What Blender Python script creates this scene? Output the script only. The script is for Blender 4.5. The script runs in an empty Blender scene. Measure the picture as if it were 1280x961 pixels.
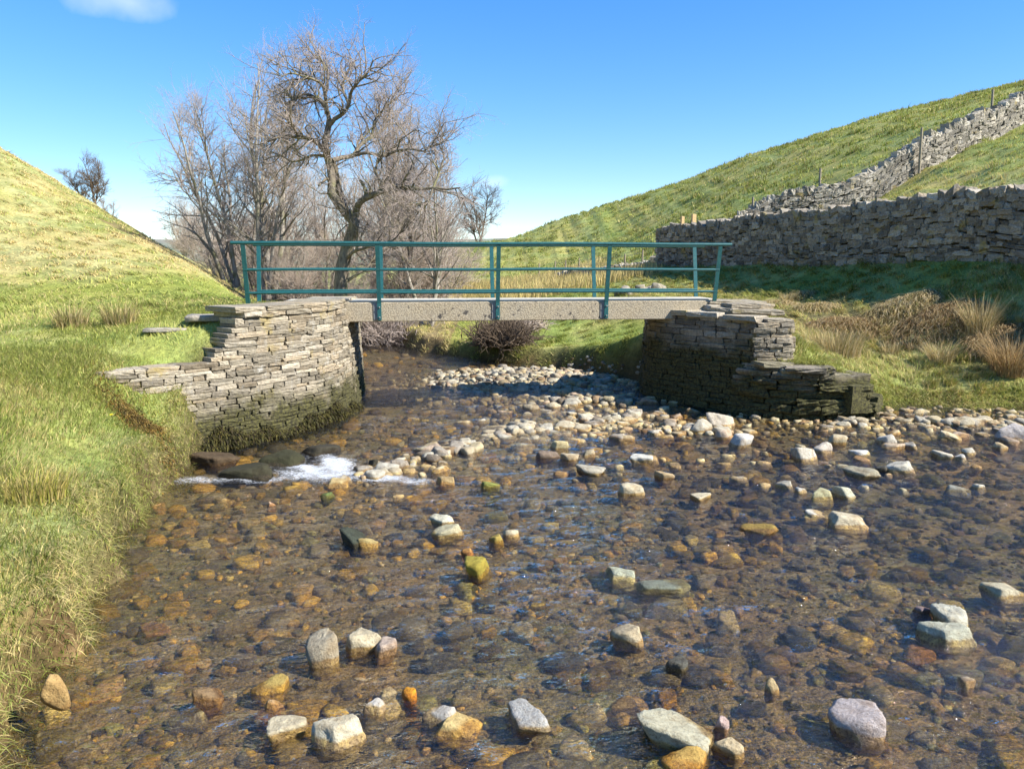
import bpy, math, random
import numpy as np
from mathutils import Vector, Matrix
random.seed(7); RNG = np.random.default_rng(11)
R = math.radians
scene = bpy.context.scene
COL = scene.collection

# ------------------------------------------------------------------ survey of the place
# camera 2.65 m above the water, looking along +Y, 8.9 degrees down; F is its focal length in photo pixels
CAMZ, PITCH, F = 2.65, R(8.9), 961.0
SP, CP = math.sin(PITCH), math.cos(PITCH)
def ray(u, v):
    dy = -(v-480.5)*-1.0
    Y = -(v-480.5)*SP + F*CP
    Z = -(v-480.5)*CP - F*SP
    return (u-640)/Y, Z/Y
def T(u, v, Y):                     # sight measured at distance Y -> point in the place
    a, b = ray(u, v); return (a*Y, Y, CAMZ+b*Y)
def G(u, v, z=0.0):                 # sight measured on level z
    a, b = ray(u, v); Y = (z-CAMZ)/b; return (a*Y, Y, z)
def proj(P):
    P = np.asarray(P, float); x, y, z = P[..., 0], P[..., 1], P[..., 2]-CAMZ
    dep = np.maximum(y*CP - z*SP, 0.01); up = y*SP + z*CP
    return 640+F*x/dep, 480.5-F*up/dep, dep

# ------------------------------------------------------------------ numpy noise
def _hash(ix, iy, s):
    h = (ix.astype(np.int64)*374761393 + iy.astype(np.int64)*668265263 + s*1274126177) & 0xffffffff
    h = ((h ^ (h >> 13))*1103515245) & 0xffffffff
    h = ((h ^ (h >> 15))*2246822519) & 0xffffffff
    return (h ^ (h >> 16)).astype(np.float64)/4294967295.0
def vnoise(x, y, s=0):
    ix, iy = np.floor(x), np.floor(y); fx, fy = x-ix, y-iy
    fx = fx*fx*(3-2*fx); fy = fy*fy*(3-2*fy)
    a = _hash(ix, iy, s); b = _hash(ix+1, iy, s); c = _hash(ix, iy+1, s); d = _hash(ix+1, iy+1, s)
    return (a*(1-fx)+b*fx)*(1-fy) + (c*(1-fx)+d*fx)*fy
def fbm(x, y, s=0, o=4):
    t = 0; amp = .5
    for k in range(o):
        t = t + amp*(vnoise(x, y, s+k*17)-.5); x = x*2.03+5.1; y = y*2.03+1.7; amp *= .5
    return t
def sstep(a, b, x):
    t = np.clip((x-a)/(b-a), 0, 1); return t*t*(3-2*t)

# ------------------------------------------------------------------ mesh helpers
def mk(name, V, F_, mat, col=None, smooth=True, parent=None, link=True):
    me = bpy.data.meshes.new(name)
    V = np.ascontiguousarray(V, dtype=np.float32)
    me.vertices.add(len(V)); me.vertices.foreach_set('co', V.ravel())
    F_ = [f for f in F_ if f is not None and len(f)]
    loops = np.concatenate([f.ravel() for f in F_]).astype(np.int32)
    tot = np.concatenate([np.full(len(f), f.shape[1], np.int32) for f in F_])
    st = np.concatenate([[0], np.cumsum(tot)[:-1]]).astype(np.int32)
    me.loops.add(len(loops)); me.loops.foreach_set('vertex_index', loops)
    me.polygons.add(len(tot)); me.polygons.foreach_set('loop_start', st)
    me.polygons.foreach_set('use_smooth', np.full(len(tot), smooth, bool))
    me.update(calc_edges=True)
    if col is not None:
        a = me.attributes.new('col', 'FLOAT_COLOR', 'POINT')
        c = np.ones((len(V), 4), np.float32); c[:, :3] = col
        a.data.foreach_set('color', c.ravel())
    if mat: me.materials.append(mat)
    me.validate()
    o = bpy.data.objects.new(name, me)
    if link: COL.objects.link(o)
    if parent: o.parent = parent
    return o
class MB:                            # collects shapes for ONE mesh
    def __init__(s): s.V = []; s.Q = []; s.T = []; s.C = []; s.n = 0
    def add(s, V, Q=None, Tt=None, C=None):
        V = np.asarray(V, float); s.V.append(V)
        if Q is not None and len(Q): s.Q.append(np.asarray(Q)+s.n)
        if Tt is not None and len(Tt): s.T.append(np.asarray(Tt)+s.n)
        s.C.append(np.broadcast_to(np.asarray((1, 1, 1) if C is None else C, float), (len(V), 3)))
        s.n += len(V)
    def build(s, name, mat, parent=None, smooth=True):
        return mk(name, np.concatenate(s.V), [np.concatenate(s.Q) if s.Q else None, np.concatenate(s.T) if s.T else None],
                  mat, np.concatenate(s.C), smooth, parent)
def tag(o, label=None, cat=None, group=None, kind=None):
    if label: o['label'] = label
    if cat: o['category'] = cat
    if group: o['group'] = group
    if kind: o['kind'] = kind
    return o
def empty(name, loc):
    o = bpy.data.objects.new(name, None); COL.objects.link(o); o.location = loc; o.empty_display_size = .2; return o
def reparent(o, root):               # parts are built in place, then hung on their thing
    o.parent = root; o.matrix_parent_inverse = Matrix.Translation(root.location).inverted(); return o

def tubes(P, Rr, k=5):
    """P (N,m,3) paths, Rr (N,m) radii -> verts, quads"""
    P = np.asarray(P, float); N, m, _ = P.shape
    Tn = np.empty_like(P); Tn[:, 1:-1] = P[:, 2:]-P[:, :-2]; Tn[:, 0] = P[:, 1]-P[:, 0]; Tn[:, -1] = P[:, -1]-P[:, -2]
    Tn /= np.linalg.norm(Tn, axis=2, keepdims=True)+1e-9
    ref = np.zeros_like(Tn); ref[..., 0] = .31; ref[..., 1] = .93; ref[..., 2] = .19
    A = np.cross(Tn, ref); A /= np.linalg.norm(A, axis=2, keepdims=True)+1e-9; B = np.cross(Tn, A)
    ang = np.arange(k)*2*math.pi/k
    V = P[:, :, None]+Rr[:, :, None, None]*(A[:, :, None]*np.cos(ang)[None, None, :, None]+B[:, :, None]*np.sin(ang)[None, None, :, None])
    idx = np.arange(N*m*k).reshape(N, m, k); nx = np.roll(idx, -1, axis=2)
    Q = np.stack([idx[:, :-1], nx[:, :-1], nx[:, 1:], idx[:, 1:]], axis=-1).reshape(-1, 4)
    return V.reshape(-1, 3), Q
def box(mb, c, s, Rm=None, C=None, bev=0.0):
    """box with chamfered edges: centre c, half sizes s"""
    sx, sy, sz = s; b = bev if bev > 0 else min(s)*.02
    V = []
    for sg in [(x, y, z) for x in (-1, 1) for y in (-1, 1) for z in (-1, 1)]:
        x, y, z = sg
        V += [(x*sx, y*(sy-b), z*(sz-b)), (x*(sx-b), y*sy, z*(sz-b)), (x*(sx-b), y*(sy-b), z*sz)]
    V = np.array(V); me = np.array(V)
    if Rm is not None: V = V@np.array(Rm).T
    I = {}
    for i, sg in enumerate([(x, y, z) for x in (-1, 1) for y in (-1, 1) for z in (-1, 1)]): I[sg] = i*3
    Q = []; Tt = []
    for ax in range(3):
        o1, o2 = [a for a in range(3) if a != ax]
        for d in (-1, 1):
            q = []
            for a, bb in ((-1, -1), (1, -1), (1, 1), (-1, 1)):
                sg = [0, 0, 0]; sg[ax] = d; sg[o1] = a; sg[o2] = bb; q.append(I[tuple(sg)]+ax)
            Q.append(q if (d > 0) != (ax == 1) else q[::-1])
    for ax in range(3):
        o1, o2 = [a for a in range(3) if a != ax]
        for a in (-1, 1):
            for bb in (-1, 1):
                s0 = [0, 0, 0]; s1 = [0, 0, 0]; s0[ax] = -1; s1[ax] = 1
                s0[o1] = s1[o1] = a; s0[o2] = s1[o2] = bb
                Q.append([I[tuple(s0)]+o1, I[tuple(s1)]+o1, I[tuple(s1)]+o2, I[tuple(s0)]+o2])
    for sg, i in I.items(): Tt.append([i, i+1, i+2])
    mb.add(V+np.array(c), Q, Tt, C)

# ------------------------------------------------------------------ materials
def newmat(name):
    m = bpy.data.materials.new(name); m.use_nodes = True; nt = m.node_tree
    for n in list(nt.nodes): nt.nodes.remove(n)
    return m, nt, nt.nodes.new('ShaderNodeOutputMaterial')
def nd(nt, t, **kw):
    n = nt.nodes.new(t)
    for k, v in kw.items():
        if k.startswith('i_'):
            key = k[2:].replace('_', ' ')
            n.inputs[key].default_value = v
        else: setattr(n, k, v)
    return n
def lk(nt, a, b): nt.links.new(a, b)
def mixc(nt, fac, a, b, mode='MIX'):
    n = nt.nodes.new('ShaderNodeMix'); n.data_type = 'RGBA'; n.blend_type = mode; n.clamp_factor = True
    for sock, val in ((n.inputs[0], fac), (n.inputs[6], a), (n.inputs[7], b)):
        if isinstance(val, bpy.types.NodeSocket): lk(nt, val, sock)
        elif isinstance(val, (int, float)): sock.default_value = val
        else: sock.default_value = (*val, 1)
    return n.outputs[2]
def ramp(nt, src, a, b, lo=0.0, hi=1.0):
    n = nt.nodes.new('ShaderNodeMapRange'); n.inputs[1].default_value = a; n.inputs[2].default_value = b
    n.inputs[3].default_value = lo; n.inputs[4].default_value = hi; lk(nt, src, n.inputs[0]); return n.outputs[0]
def math_(nt, op, a, b=0.0):
    n = nt.nodes.new('ShaderNodeMath'); n.operation = op
    for i, v in enumerate((a, b)):
        if isinstance(v, bpy.types.NodeSocket): lk(nt, v, n.inputs[i])
        else: n.inputs[i].default_value = v
    return n.outputs[0]
def noise(nt, vec, scale, detail=4, rough=.6, dist=0.0):
    n = nt.nodes.new('ShaderNodeTexNoise'); n.inputs['Scale'].default_value = scale; n.inputs['Detail'].default_value = detail
    n.inputs['Roughness'].default_value = rough; n.inputs['Distortion'].default_value = dist
    if vec is not None: lk(nt, vec, n.inputs['Vector'])
    return n.outputs['Fac']
def bump(nt, h, strength, dist=.02):
    n = nt.nodes.new('ShaderNodeBump'); n.inputs['Strength'].default_value = strength; n.inputs['Distance'].default_value = dist
    lk(nt, h, n.inputs['Height']); return n.outputs['Normal']

def foliage_mat(name, trans=.3, rough=.75, tint=(1, 1, 1)):
    m, nt, out = newmat(name)
    a = nd(nt, 'ShaderNodeAttribute', attribute_name='col')
    geo = nd(nt, 'ShaderNodeNewGeometry')
    n1 = noise(nt, geo.outputs['Position'], 9, 3)
    c = mixc(nt, ramp(nt, n1, .3, .7, 0, 1), a.outputs['Color'], mixc(nt, 1, a.outputs['Color'], (1.25, 1.12, .8), 'MULTIPLY'))
    p = nd(nt, 'ShaderNodeBsdfPrincipled'); lk(nt, c, p.inputs['Base Color']); p.inputs['Roughness'].default_value = rough
    p.inputs['Specular IOR Level'].default_value = .2
    tr = nd(nt, 'ShaderNodeBsdfTranslucent'); lk(nt, c, tr.inputs['Color'])
    mx = nd(nt, 'ShaderNodeMixShader'); mx.inputs[0].default_value = trans
    lk(nt, p.outputs[0], mx.inputs[1]); lk(nt, tr.outputs[0], mx.inputs[2]); lk(nt, mx.outputs[0], out.inputs[0])
    return m
M = {}
M['grass'] = foliage_mat('grass_blades')
M['straw'] = foliage_mat('straw_blades', .25)
M['moss'] = foliage_mat('moss_tufts', .1, .9)

def bark_mat(name, c1, c2, sc=14):
    m, nt, out = newmat(name)
    geo = nd(nt, 'ShaderNodeNewGeometry')
    mp = nd(nt, 'ShaderNodeMapping'); mp.inputs['Scale'].default_value = (1, 1, .3); lk(nt, geo.outputs['Position'], mp.inputs[0])
    n1 = noise(nt, mp.outputs[0], sc, 5, .7); n2 = noise(nt, geo.outputs['Position'], 2.3, 3)
    c = mixc(nt, ramp(nt, n1, .35, .65), c1, c2)
    c = mixc(nt, ramp(nt, n2, .5, .68), c, (.17, .16, .07))
    p = nd(nt, 'ShaderNodeBsdfPrincipled'); lk(nt, c, p.inputs['Base Color']); p.inputs['Roughness'].default_value = .9
    lk(nt, bump(nt, n1, .6, .03), p.inputs['Normal']); lk(nt, p.outputs[0], out.inputs[0]); return m
M['bark'] = bark_mat('dark_bark', (.075, .06, .045), (.27, .22, .15))
M['bark_pale'] = bark_mat('pale_bark', (.22, .19, .15), (.38, .34, .28))
def plain(name, c, rough=.8, var=.25, sc=30):
    m, nt, out = newmat(name); geo = nd(nt, 'ShaderNodeNewGeometry'); n1 = noise(nt, geo.outputs['Position'], sc, 4)
    c1 = mixc(nt, ramp(nt, n1, .3, .7), tuple(x*(1-var) for x in c), tuple(min(1, x*(1+var)) for x in c))
    p = nd(nt, 'ShaderNodeBsdfPrincipled'); lk(nt, c1, p.inputs['Base Color']); p.inputs['Roughness'].default_value = rough
    p.inputs['Specular IOR Level'].default_value = .3
    lk(nt, bump(nt, n1, .3, .01), p.inputs['Normal']); lk(nt, p.outputs[0], out.inputs[0]); return m
M['twig'] = plain('twigs', (.38, .31, .26), .8)
M['twig_pale'] = plain('pale_twigs', (.50, .40, .31), .8)
M['twig_dark'] = plain('dark_twigs', (.14, .10, .065), .8)
M['wood'] = plain('weathered_wood', (.30, .25, .17), .85)
M['wood_new'] = plain('new_wood', (.55, .38, .18), .8)
M['wire'] = plain('wire', (.2, .2, .19), .5)

def paint_mat():
    m, nt, out = newmat('teal_paint'); geo = nd(nt, 'ShaderNodeNewGeometry')
    n1 = noise(nt, geo.outputs['Position'], 18, 6, .7); n2 = noise(nt, geo.outputs['Position'], 90, 2)
    c = mixc(nt, ramp(nt, n1, .35, .7), (.008, .070, .072), (.02, .115, .108))
    c = mixc(nt, ramp(nt, n2, .68, .75), c, (.12, .16, .13)); c = mixc(nt, ramp(nt, math_(nt, 'ADD', n1, n2), 1.26, 1.34), c, (.16, .07, .03))
    p = nd(nt, 'ShaderNodeBsdfPrincipled'); lk(nt, c, p.inputs['Base Color']); p.inputs['Roughness'].default_value = .42
    lk(nt, bump(nt, n2, .15, .004), p.inputs['Normal']); lk(nt, p.outputs[0], out.inputs[0]); return m
M['teal'] = paint_mat()
def concrete_mat():
    m, nt, out = newmat('aggregate_concrete'); geo = nd(nt, 'ShaderNodeNewGeometry'); pos = geo.outputs['Position']
    vo = nd(nt, 'ShaderNodeTexVoronoi'); vo.inputs['Scale'].default_value = 38; lk(nt, pos, vo.inputs['Vector'])
    c = mixc(nt, ramp(nt, vo.outputs['Distance'], .25, .62), (.50, .41, .27), (.30, .24, .155))
    hs = c
    n1 = noise(nt, pos, 2.2, 5, .65); c = mixc(nt, ramp(nt, n1, .4, .75, 0, .6), hs, (.34, .30, .23))
    n2 = noise(nt, pos, 1.1, 3, .6); n3 = noise(nt, pos, 11, 3, .6)
    c = mixc(nt, ramp(nt, math_(nt, 'ADD', n2, n3), 1.14, 1.22), c, (.07, .06, .05))
    p = nd(nt, 'ShaderNodeBsdfPrincipled'); lk(nt, c, p.inputs['Base Color']); p.inputs['Roughness'].default_value = .95
    lk(nt, bump(nt, vo.outputs['Distance'], .5, .01), p.inputs['Normal']); lk(nt, p.outputs[0], out.inputs[0]); return m
M['concrete'] = concrete_mat()

def wallstone_mat(name, lichen=.5, ochre=.3, wetz=None):
    m, nt, out = newmat(name); geo = nd(nt, 'ShaderNodeNewGeometry'); pos = geo.outputs['Position']
    a = nd(nt, 'ShaderNodeAttribute', attribute_name='col')
    n1 = noise(nt, pos, 6, 6, .7); n2 = noise(nt, pos, 22, 5, .7); n3 = noise(nt, pos, 2.1, 4, .6); n4 = noise(nt, pos, 55, 3, .7)
    mp = nd(nt, 'ShaderNodeMapping'); mp.inputs['Scale'].default_value = (1, 1, 9); lk(nt, pos, mp.inputs[0])
    n5 = noise(nt, mp.outputs[0], 6, 4, .65)
    c = mixc(nt, 1, a.outputs['Color'], mixc(nt, ramp(nt, n2, .3, .7), (.62, .60, .58), (1.25, 1.22, 1.15)), 'MULTIPLY')
    c = mixc(nt, ramp(nt, n5, .5, .7, 0, .45), c, (.14, .12, .09))
    c = mixc(nt, ramp(nt, n1, .60-.05*lichen, .70, 0, .65), c, (.46, .44, .38))
    c = mixc(nt, ramp(nt, n3, .60-.05*ochre, .70, 0, .75), c, (.36, .27, .08))
    if wetz is not None:
        sx = nd(nt, 'ShaderNodeSeparateXYZ'); lk(nt, pos, sx.inputs[0])
        h = math_(nt, 'ADD', sx.outputs[2], math_(nt, 'MULTIPLY', n3, -1.2))
        c = mixc(nt, ramp(nt, h, wetz-.75, wetz-.35, 1, 0), c, mixc(nt, ramp(nt, n2, .4, .6), (.035, .032, .018), (.11, .10, .035)))
    p = nd(nt, 'ShaderNodeBsdfPrincipled'); lk(nt, c, p.inputs['Base Color']); p.inputs['Roughness'].default_value = .92
    p.inputs['Specular IOR Level'].default_value = .25
    h2 = math_(nt, 'ADD', math_(nt, 'MULTIPLY', n2, .7), math_(nt, 'ADD', math_(nt, 'MULTIPLY', n5, .8), math_(nt, 'MULTIPLY', n4, .3)))
    lk(nt, bump(nt, h2, .8, .035), p.inputs['Normal']); lk(nt, p.outputs[0], out.inputs[0]); return m
M['slab'] = wallstone_mat('layered_stone', .6, .35, .55)
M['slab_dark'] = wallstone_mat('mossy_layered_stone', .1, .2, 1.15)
M['slab_low'] = wallstone_mat('broken_layered_stone', .3, .3, .75)
M['drystone'] = wallstone_mat('dry_wall_stone', .9, .1)

def rock_mat(name, obj_colour):
    m, nt, out = newmat(name); geo = nd(nt, 'ShaderNodeNewGeometry'); pos = geo.outputs['Position']
    if obj_colour: src = nd(nt, 'ShaderNodeObjectInfo').outputs['Color']
    else: src = nd(nt, 'ShaderNodeAttribute', attribute_name='col').outputs['Color']
    n1 = noise(nt, pos, 14, 6, .7); n2 = noise(nt, pos, 60, 5, .75); n3 = noise(nt, pos, 5, 3)
    vo = nd(nt, 'ShaderNodeTexVoronoi'); vo.inputs['Scale'].default_value = 70; lk(nt, pos, vo.inputs['Vector'])
    c = mixc(nt, 1, src, mixc(nt, ramp(nt, n1, .3, .7), (.60, .55, .48), (1.08, 1.06, 1.0)), 'MULTIPLY')
    c = mixc(nt, ramp(nt, n3, .52, .66, 0, .6), c, mixc(nt, 1, c, (.62, .50, .36), 'MULTIPLY'))
    c = mixc(nt, ramp(nt, n2, .54, .64, 0, .75), c, mixc(nt, 1, c, (.5, .44, .36), 'MULTIPLY'))
    sx = nd(nt, 'ShaderNodeSeparateXYZ'); lk(nt, pos, sx.inputs[0])
    h = math_(nt, 'ADD', sx.outputs[2], math_(nt, 'MULTIPLY', n3, -.07))
    wet = ramp(nt, h, -.012, .004, 1, 0)
    alg = mixc(nt, ramp(nt, n1, .42, .62), (.62, .48, .33), (.95, .72, .34)) if obj_colour else mixc(nt, ramp(nt, n1, .4, .6), (1.0, .94, .82), (1.2, 1.08, .72))
    cw = mixc(nt, 1, c, alg, 'MULTIPLY')
    cw = mixc(nt, ramp(nt, n2, .50, .62, 0, .7), cw, mixc(nt, 1, cw, (.42, .38, .34) if obj_colour else (.66, .60, .52), 'MULTIPLY'))
    cw = mixc(nt, ramp(nt, vo.outputs['Distance'], .0, .35, .35, 0), cw, (.55, .42, .2))
    c = mixc(nt, wet, c, cw)
    p = nd(nt, 'ShaderNodeBsdfPrincipled'); lk(nt, c, p.inputs['Base Color'])
    lk(nt, ramp(nt, wet, 0, 1, .9, .45), p.inputs['Roughness']); p.inputs['Specular IOR Level'].default_value = .3
    hh = math_(nt, 'ADD', n1, math_(nt, 'MULTIPLY', n2, .5))
    lk(nt, bump(nt, hh, .9, .03), p.inputs['Normal']); lk(nt, p.outputs[0], out.inputs[0]); return m
M['rock'] = rock_mat('stream_stone', True)
M['rocks'] = rock_mat('bed_stone', False)

def ground_mat():
    m, nt, out = newmat('ground'); geo = nd(nt, 'ShaderNodeNewGeometry'); pos = geo.outputs['Position']
    a = nd(nt, 'ShaderNodeAttribute', attribute_name='col')
    n1 = noise(nt, pos, 1.6, 6, .7); n2 = noise(nt, pos, 12, 5, .7); n3 = noise(nt, pos, .35, 4, .6)
    c = mixc(nt, 1, a.outputs['Color'], mixc(nt, ramp(nt, n1, .35, .65), (.62, .66, .55), (1.25, 1.2, 1.1)), 'MULTIPLY')
    c = mixc(nt, 1, c, mixc(nt, ramp(nt, n2, .3, .7), (.6, .6, .6), (1.25, 1.25, 1.2)), 'MULTIPLY')
    c = mixc(nt, 1, c, mixc(nt, ramp(nt, n3, .4, .6), (1.1, 1.0, .9), (.9, 1.0, .95)), 'MULTIPLY')
    p = nd(nt, 'ShaderNodeBsdfPrincipled'); lk(nt, c, p.inputs['Base Color']); p.inputs['Roughness'].default_value = .95
    p.inputs['Specular IOR Level'].default_value = .1
    lk(nt, bump(nt, math_(nt, 'ADD', n1, math_(nt, 'MULTIPLY', n2, .4)), .8, .15), p.inputs['Normal'])
    lk(nt, p.outputs[0], out.inputs[0]); return m
M['ground'] = ground_mat()

def water_mat():
    m, nt, out = newmat('stream_water'); geo = nd(nt, 'ShaderNodeNewGeometry'); pos = geo.outputs['Position']
    foam = nd(nt, 'ShaderNodeAttribute', attribute_name='col')
    def mapped(rz, s):
        mp = nd(nt, 'ShaderNodeMapping'); mp.inputs['Rotation'].default_value = (0, 0, rz); mp.inputs['Scale'].default_value = s
        lk(nt, pos, mp.inputs[0]); return mp.outputs[0]
    n1 = noise(nt, mapped(R(-20), (1, 2.4, 1)), 3.2, 3, .55, .6)
    n2 = noise(nt, mapped(R(15), (1, 1.9, 1)), 13, 3, .6, .8)
    n3 = noise(nt, mapped(R(-35), (1, 1.6, 1)), 42, 2, .6, .3)
    sep = nd(nt, 'ShaderNodeSeparateColor'); lk(nt, foam.outputs['Color'], sep.inputs[0])
    turb = sep.outputs[1]
    h = math_(nt, 'ADD', math_(nt, 'MULTIPLY', n1, 1.0), math_(nt, 'ADD', math_(nt, 'MULTIPLY', n2, .55), math_(nt, 'MULTIPLY', n3, .17)))
    h = math_(nt, 'MULTIPLY', h, turb)
    nrm = bump(nt, h, 1.0, .085)
    # mirror strength by viewing angle (Schlick), the same from above and below
    dt = nd(nt, 'ShaderNodeVectorMath', operation='DOT_PRODUCT'); lk(nt, geo.outputs['Incoming'], dt.inputs[0]); lk(nt, nrm, dt.inputs[1])
    om = math_(nt, 'SUBTRACT', 1.0, math_(nt, 'MINIMUM', math_(nt, 'ABSOLUTE', dt.outputs['Value']), 1.0))
    frn = math_(nt, 'ADD', .035, math_(nt, 'MULTIPLY', .965, math_(nt, 'POWER', om, 4.4)))
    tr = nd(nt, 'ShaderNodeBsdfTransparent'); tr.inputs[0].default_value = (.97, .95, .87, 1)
    # caustic dapple painted into the transmission tint along noise ridges
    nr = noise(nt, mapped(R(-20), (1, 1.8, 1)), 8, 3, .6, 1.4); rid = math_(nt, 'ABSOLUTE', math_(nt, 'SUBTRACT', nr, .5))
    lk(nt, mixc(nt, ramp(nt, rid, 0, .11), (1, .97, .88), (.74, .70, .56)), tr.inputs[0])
    gl = nd(nt, 'ShaderNodeBsdfGlossy'); gl.inputs['Roughness'].default_value = .03; lk(nt, nrm, gl.inputs['Normal'])
    mx = nd(nt, 'ShaderNodeMixShader'); lk(nt, math_(nt, 'MINIMUM', math_(nt, 'MULTIPLY', frn, 1.85), 1.0), mx.inputs[0]); lk(nt, tr.outputs[0], mx.inputs[1]); lk(nt, gl.outputs[0], mx.inputs[2])
    nf = noise(nt, mapped(R(30), (1, 2.6, 1)), 26, 8, .8, 1.2)
    fm = ramp(nt, math_(nt, 'ADD', math_(nt, 'MULTIPLY', nf, 2.6), math_(nt, 'MULTIPLY', sep.outputs[0], .85)), 1.76, 2.10)
    fo = nd(nt, 'ShaderNodeBsdfPrincipled'); fo.inputs['Base Color'].default_value = (.86, .89, .92, 1); fo.inputs['Roughness'].default_value = .5
    lk(nt, bump(nt, nf, 1, .06), fo.inputs['Normal'])
    m2 = nd(nt, 'ShaderNodeMixShader'); lk(nt, fm, m2.inputs[0]); lk(nt, mx.outputs[0], m2.inputs[1]); lk(nt, fo.outputs[0], m2.inputs[2])
    lk(nt, m2.outputs[0], out.inputs[0]); return m
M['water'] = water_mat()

# ------------------------------------------------------------------ terrain
LWALL = np.array([(-3.35, 17.2), (-3.1, 16.0), (-2.96, 14.9), (-2.93, 13.9), (-3.0, 13.1), (-3.25, 12.3), (-3.72, 11.45), (-4.35, 10.65), (-4.85, 10.1), (-5.35, 9.75)])
RWALL = np.array([(2.95, 17.0), (2.72, 16.2), (2.74, 15.3), (3.2, 14.55), (3.7, 13.95), (4.2, 13.4)])
RLOW = np.array([(3.95, 13.65), (4.3, 13.25), (5.0, 12.98), (5.6, 12.95), (6.25, 13.15), (6.7, 13.75)])
STREAM = np.array([(-2.0, -3), (-2.2, 2), (-2.5, 3.6), (-2.72, 4.0), (-2.95, 4.5), (-2.98, 5.1), (-3.25, 5.7), (-3.3, 6.3), (-3.75, 7.0), (-3.85, 7.9), (-4.05, 8.5), (-4.1, 9.3), (-4.2, 9.8), (-4.3, 10.45), (-4.22, 10.85),
    (-4.05, 11.05), (-3.8, 11.6), (-3.35, 12.4), (-3.1, 13.1), (-3.03, 13.9), (-3.06, 14.9), (-3.2, 16.0), (-3.5, 17.3), (-4.0, 19), (-4.6, 21), (-5.6, 23.8), (-7.6, 27), (-12, 31), (-20, 36),
    (-20, 38.5), (-12, 33.5), (-6.6, 28.5), (-4.0, 25.2), (-2.9, 23.0), (-1.6, 21.5), (-.3, 20.6), (1.0, 19.8), (2.0, 18.6), (2.75, 17.4), (2.84, 16.2), (2.84, 15.4), (3.3, 14.7), (3.8, 14.05), (4.2, 13.55),
    (5.0, 13.15), (6.1, 13.25), (6.7, 14.0), (7.6, 14.35), (8.6, 14.0), (9.5, 14.05), (11, 13.6), (13, 13.6), (18, 13.0), (30, 12), (30, -3)], float)
def seg_sd(px, py, poly):
    d = np.full(px.shape, 1e9); inside = np.zeros(px.shape, bool); n = len(poly)
    for i in range(n):
        ax, ay = poly[i]; bx, by = poly[(i+1) % n]; ex, ey = bx-ax, by-ay
        t = np.clip(((px-ax)*ex+(py-ay)*ey)/(ex*ex+ey*ey), 0, 1)
        d = np.minimum(d, (px-ax-t*ex)**2+(py-ay-t*ey)**2)
        c = ((ay > py) != (by > py)) & (px < ex*(py-ay)/(ey if abs(ey) > 1e-9 else 1e-9)+ax)
        inside ^= c
    d = np.sqrt(d); return np.where(inside, -d, d)
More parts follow.
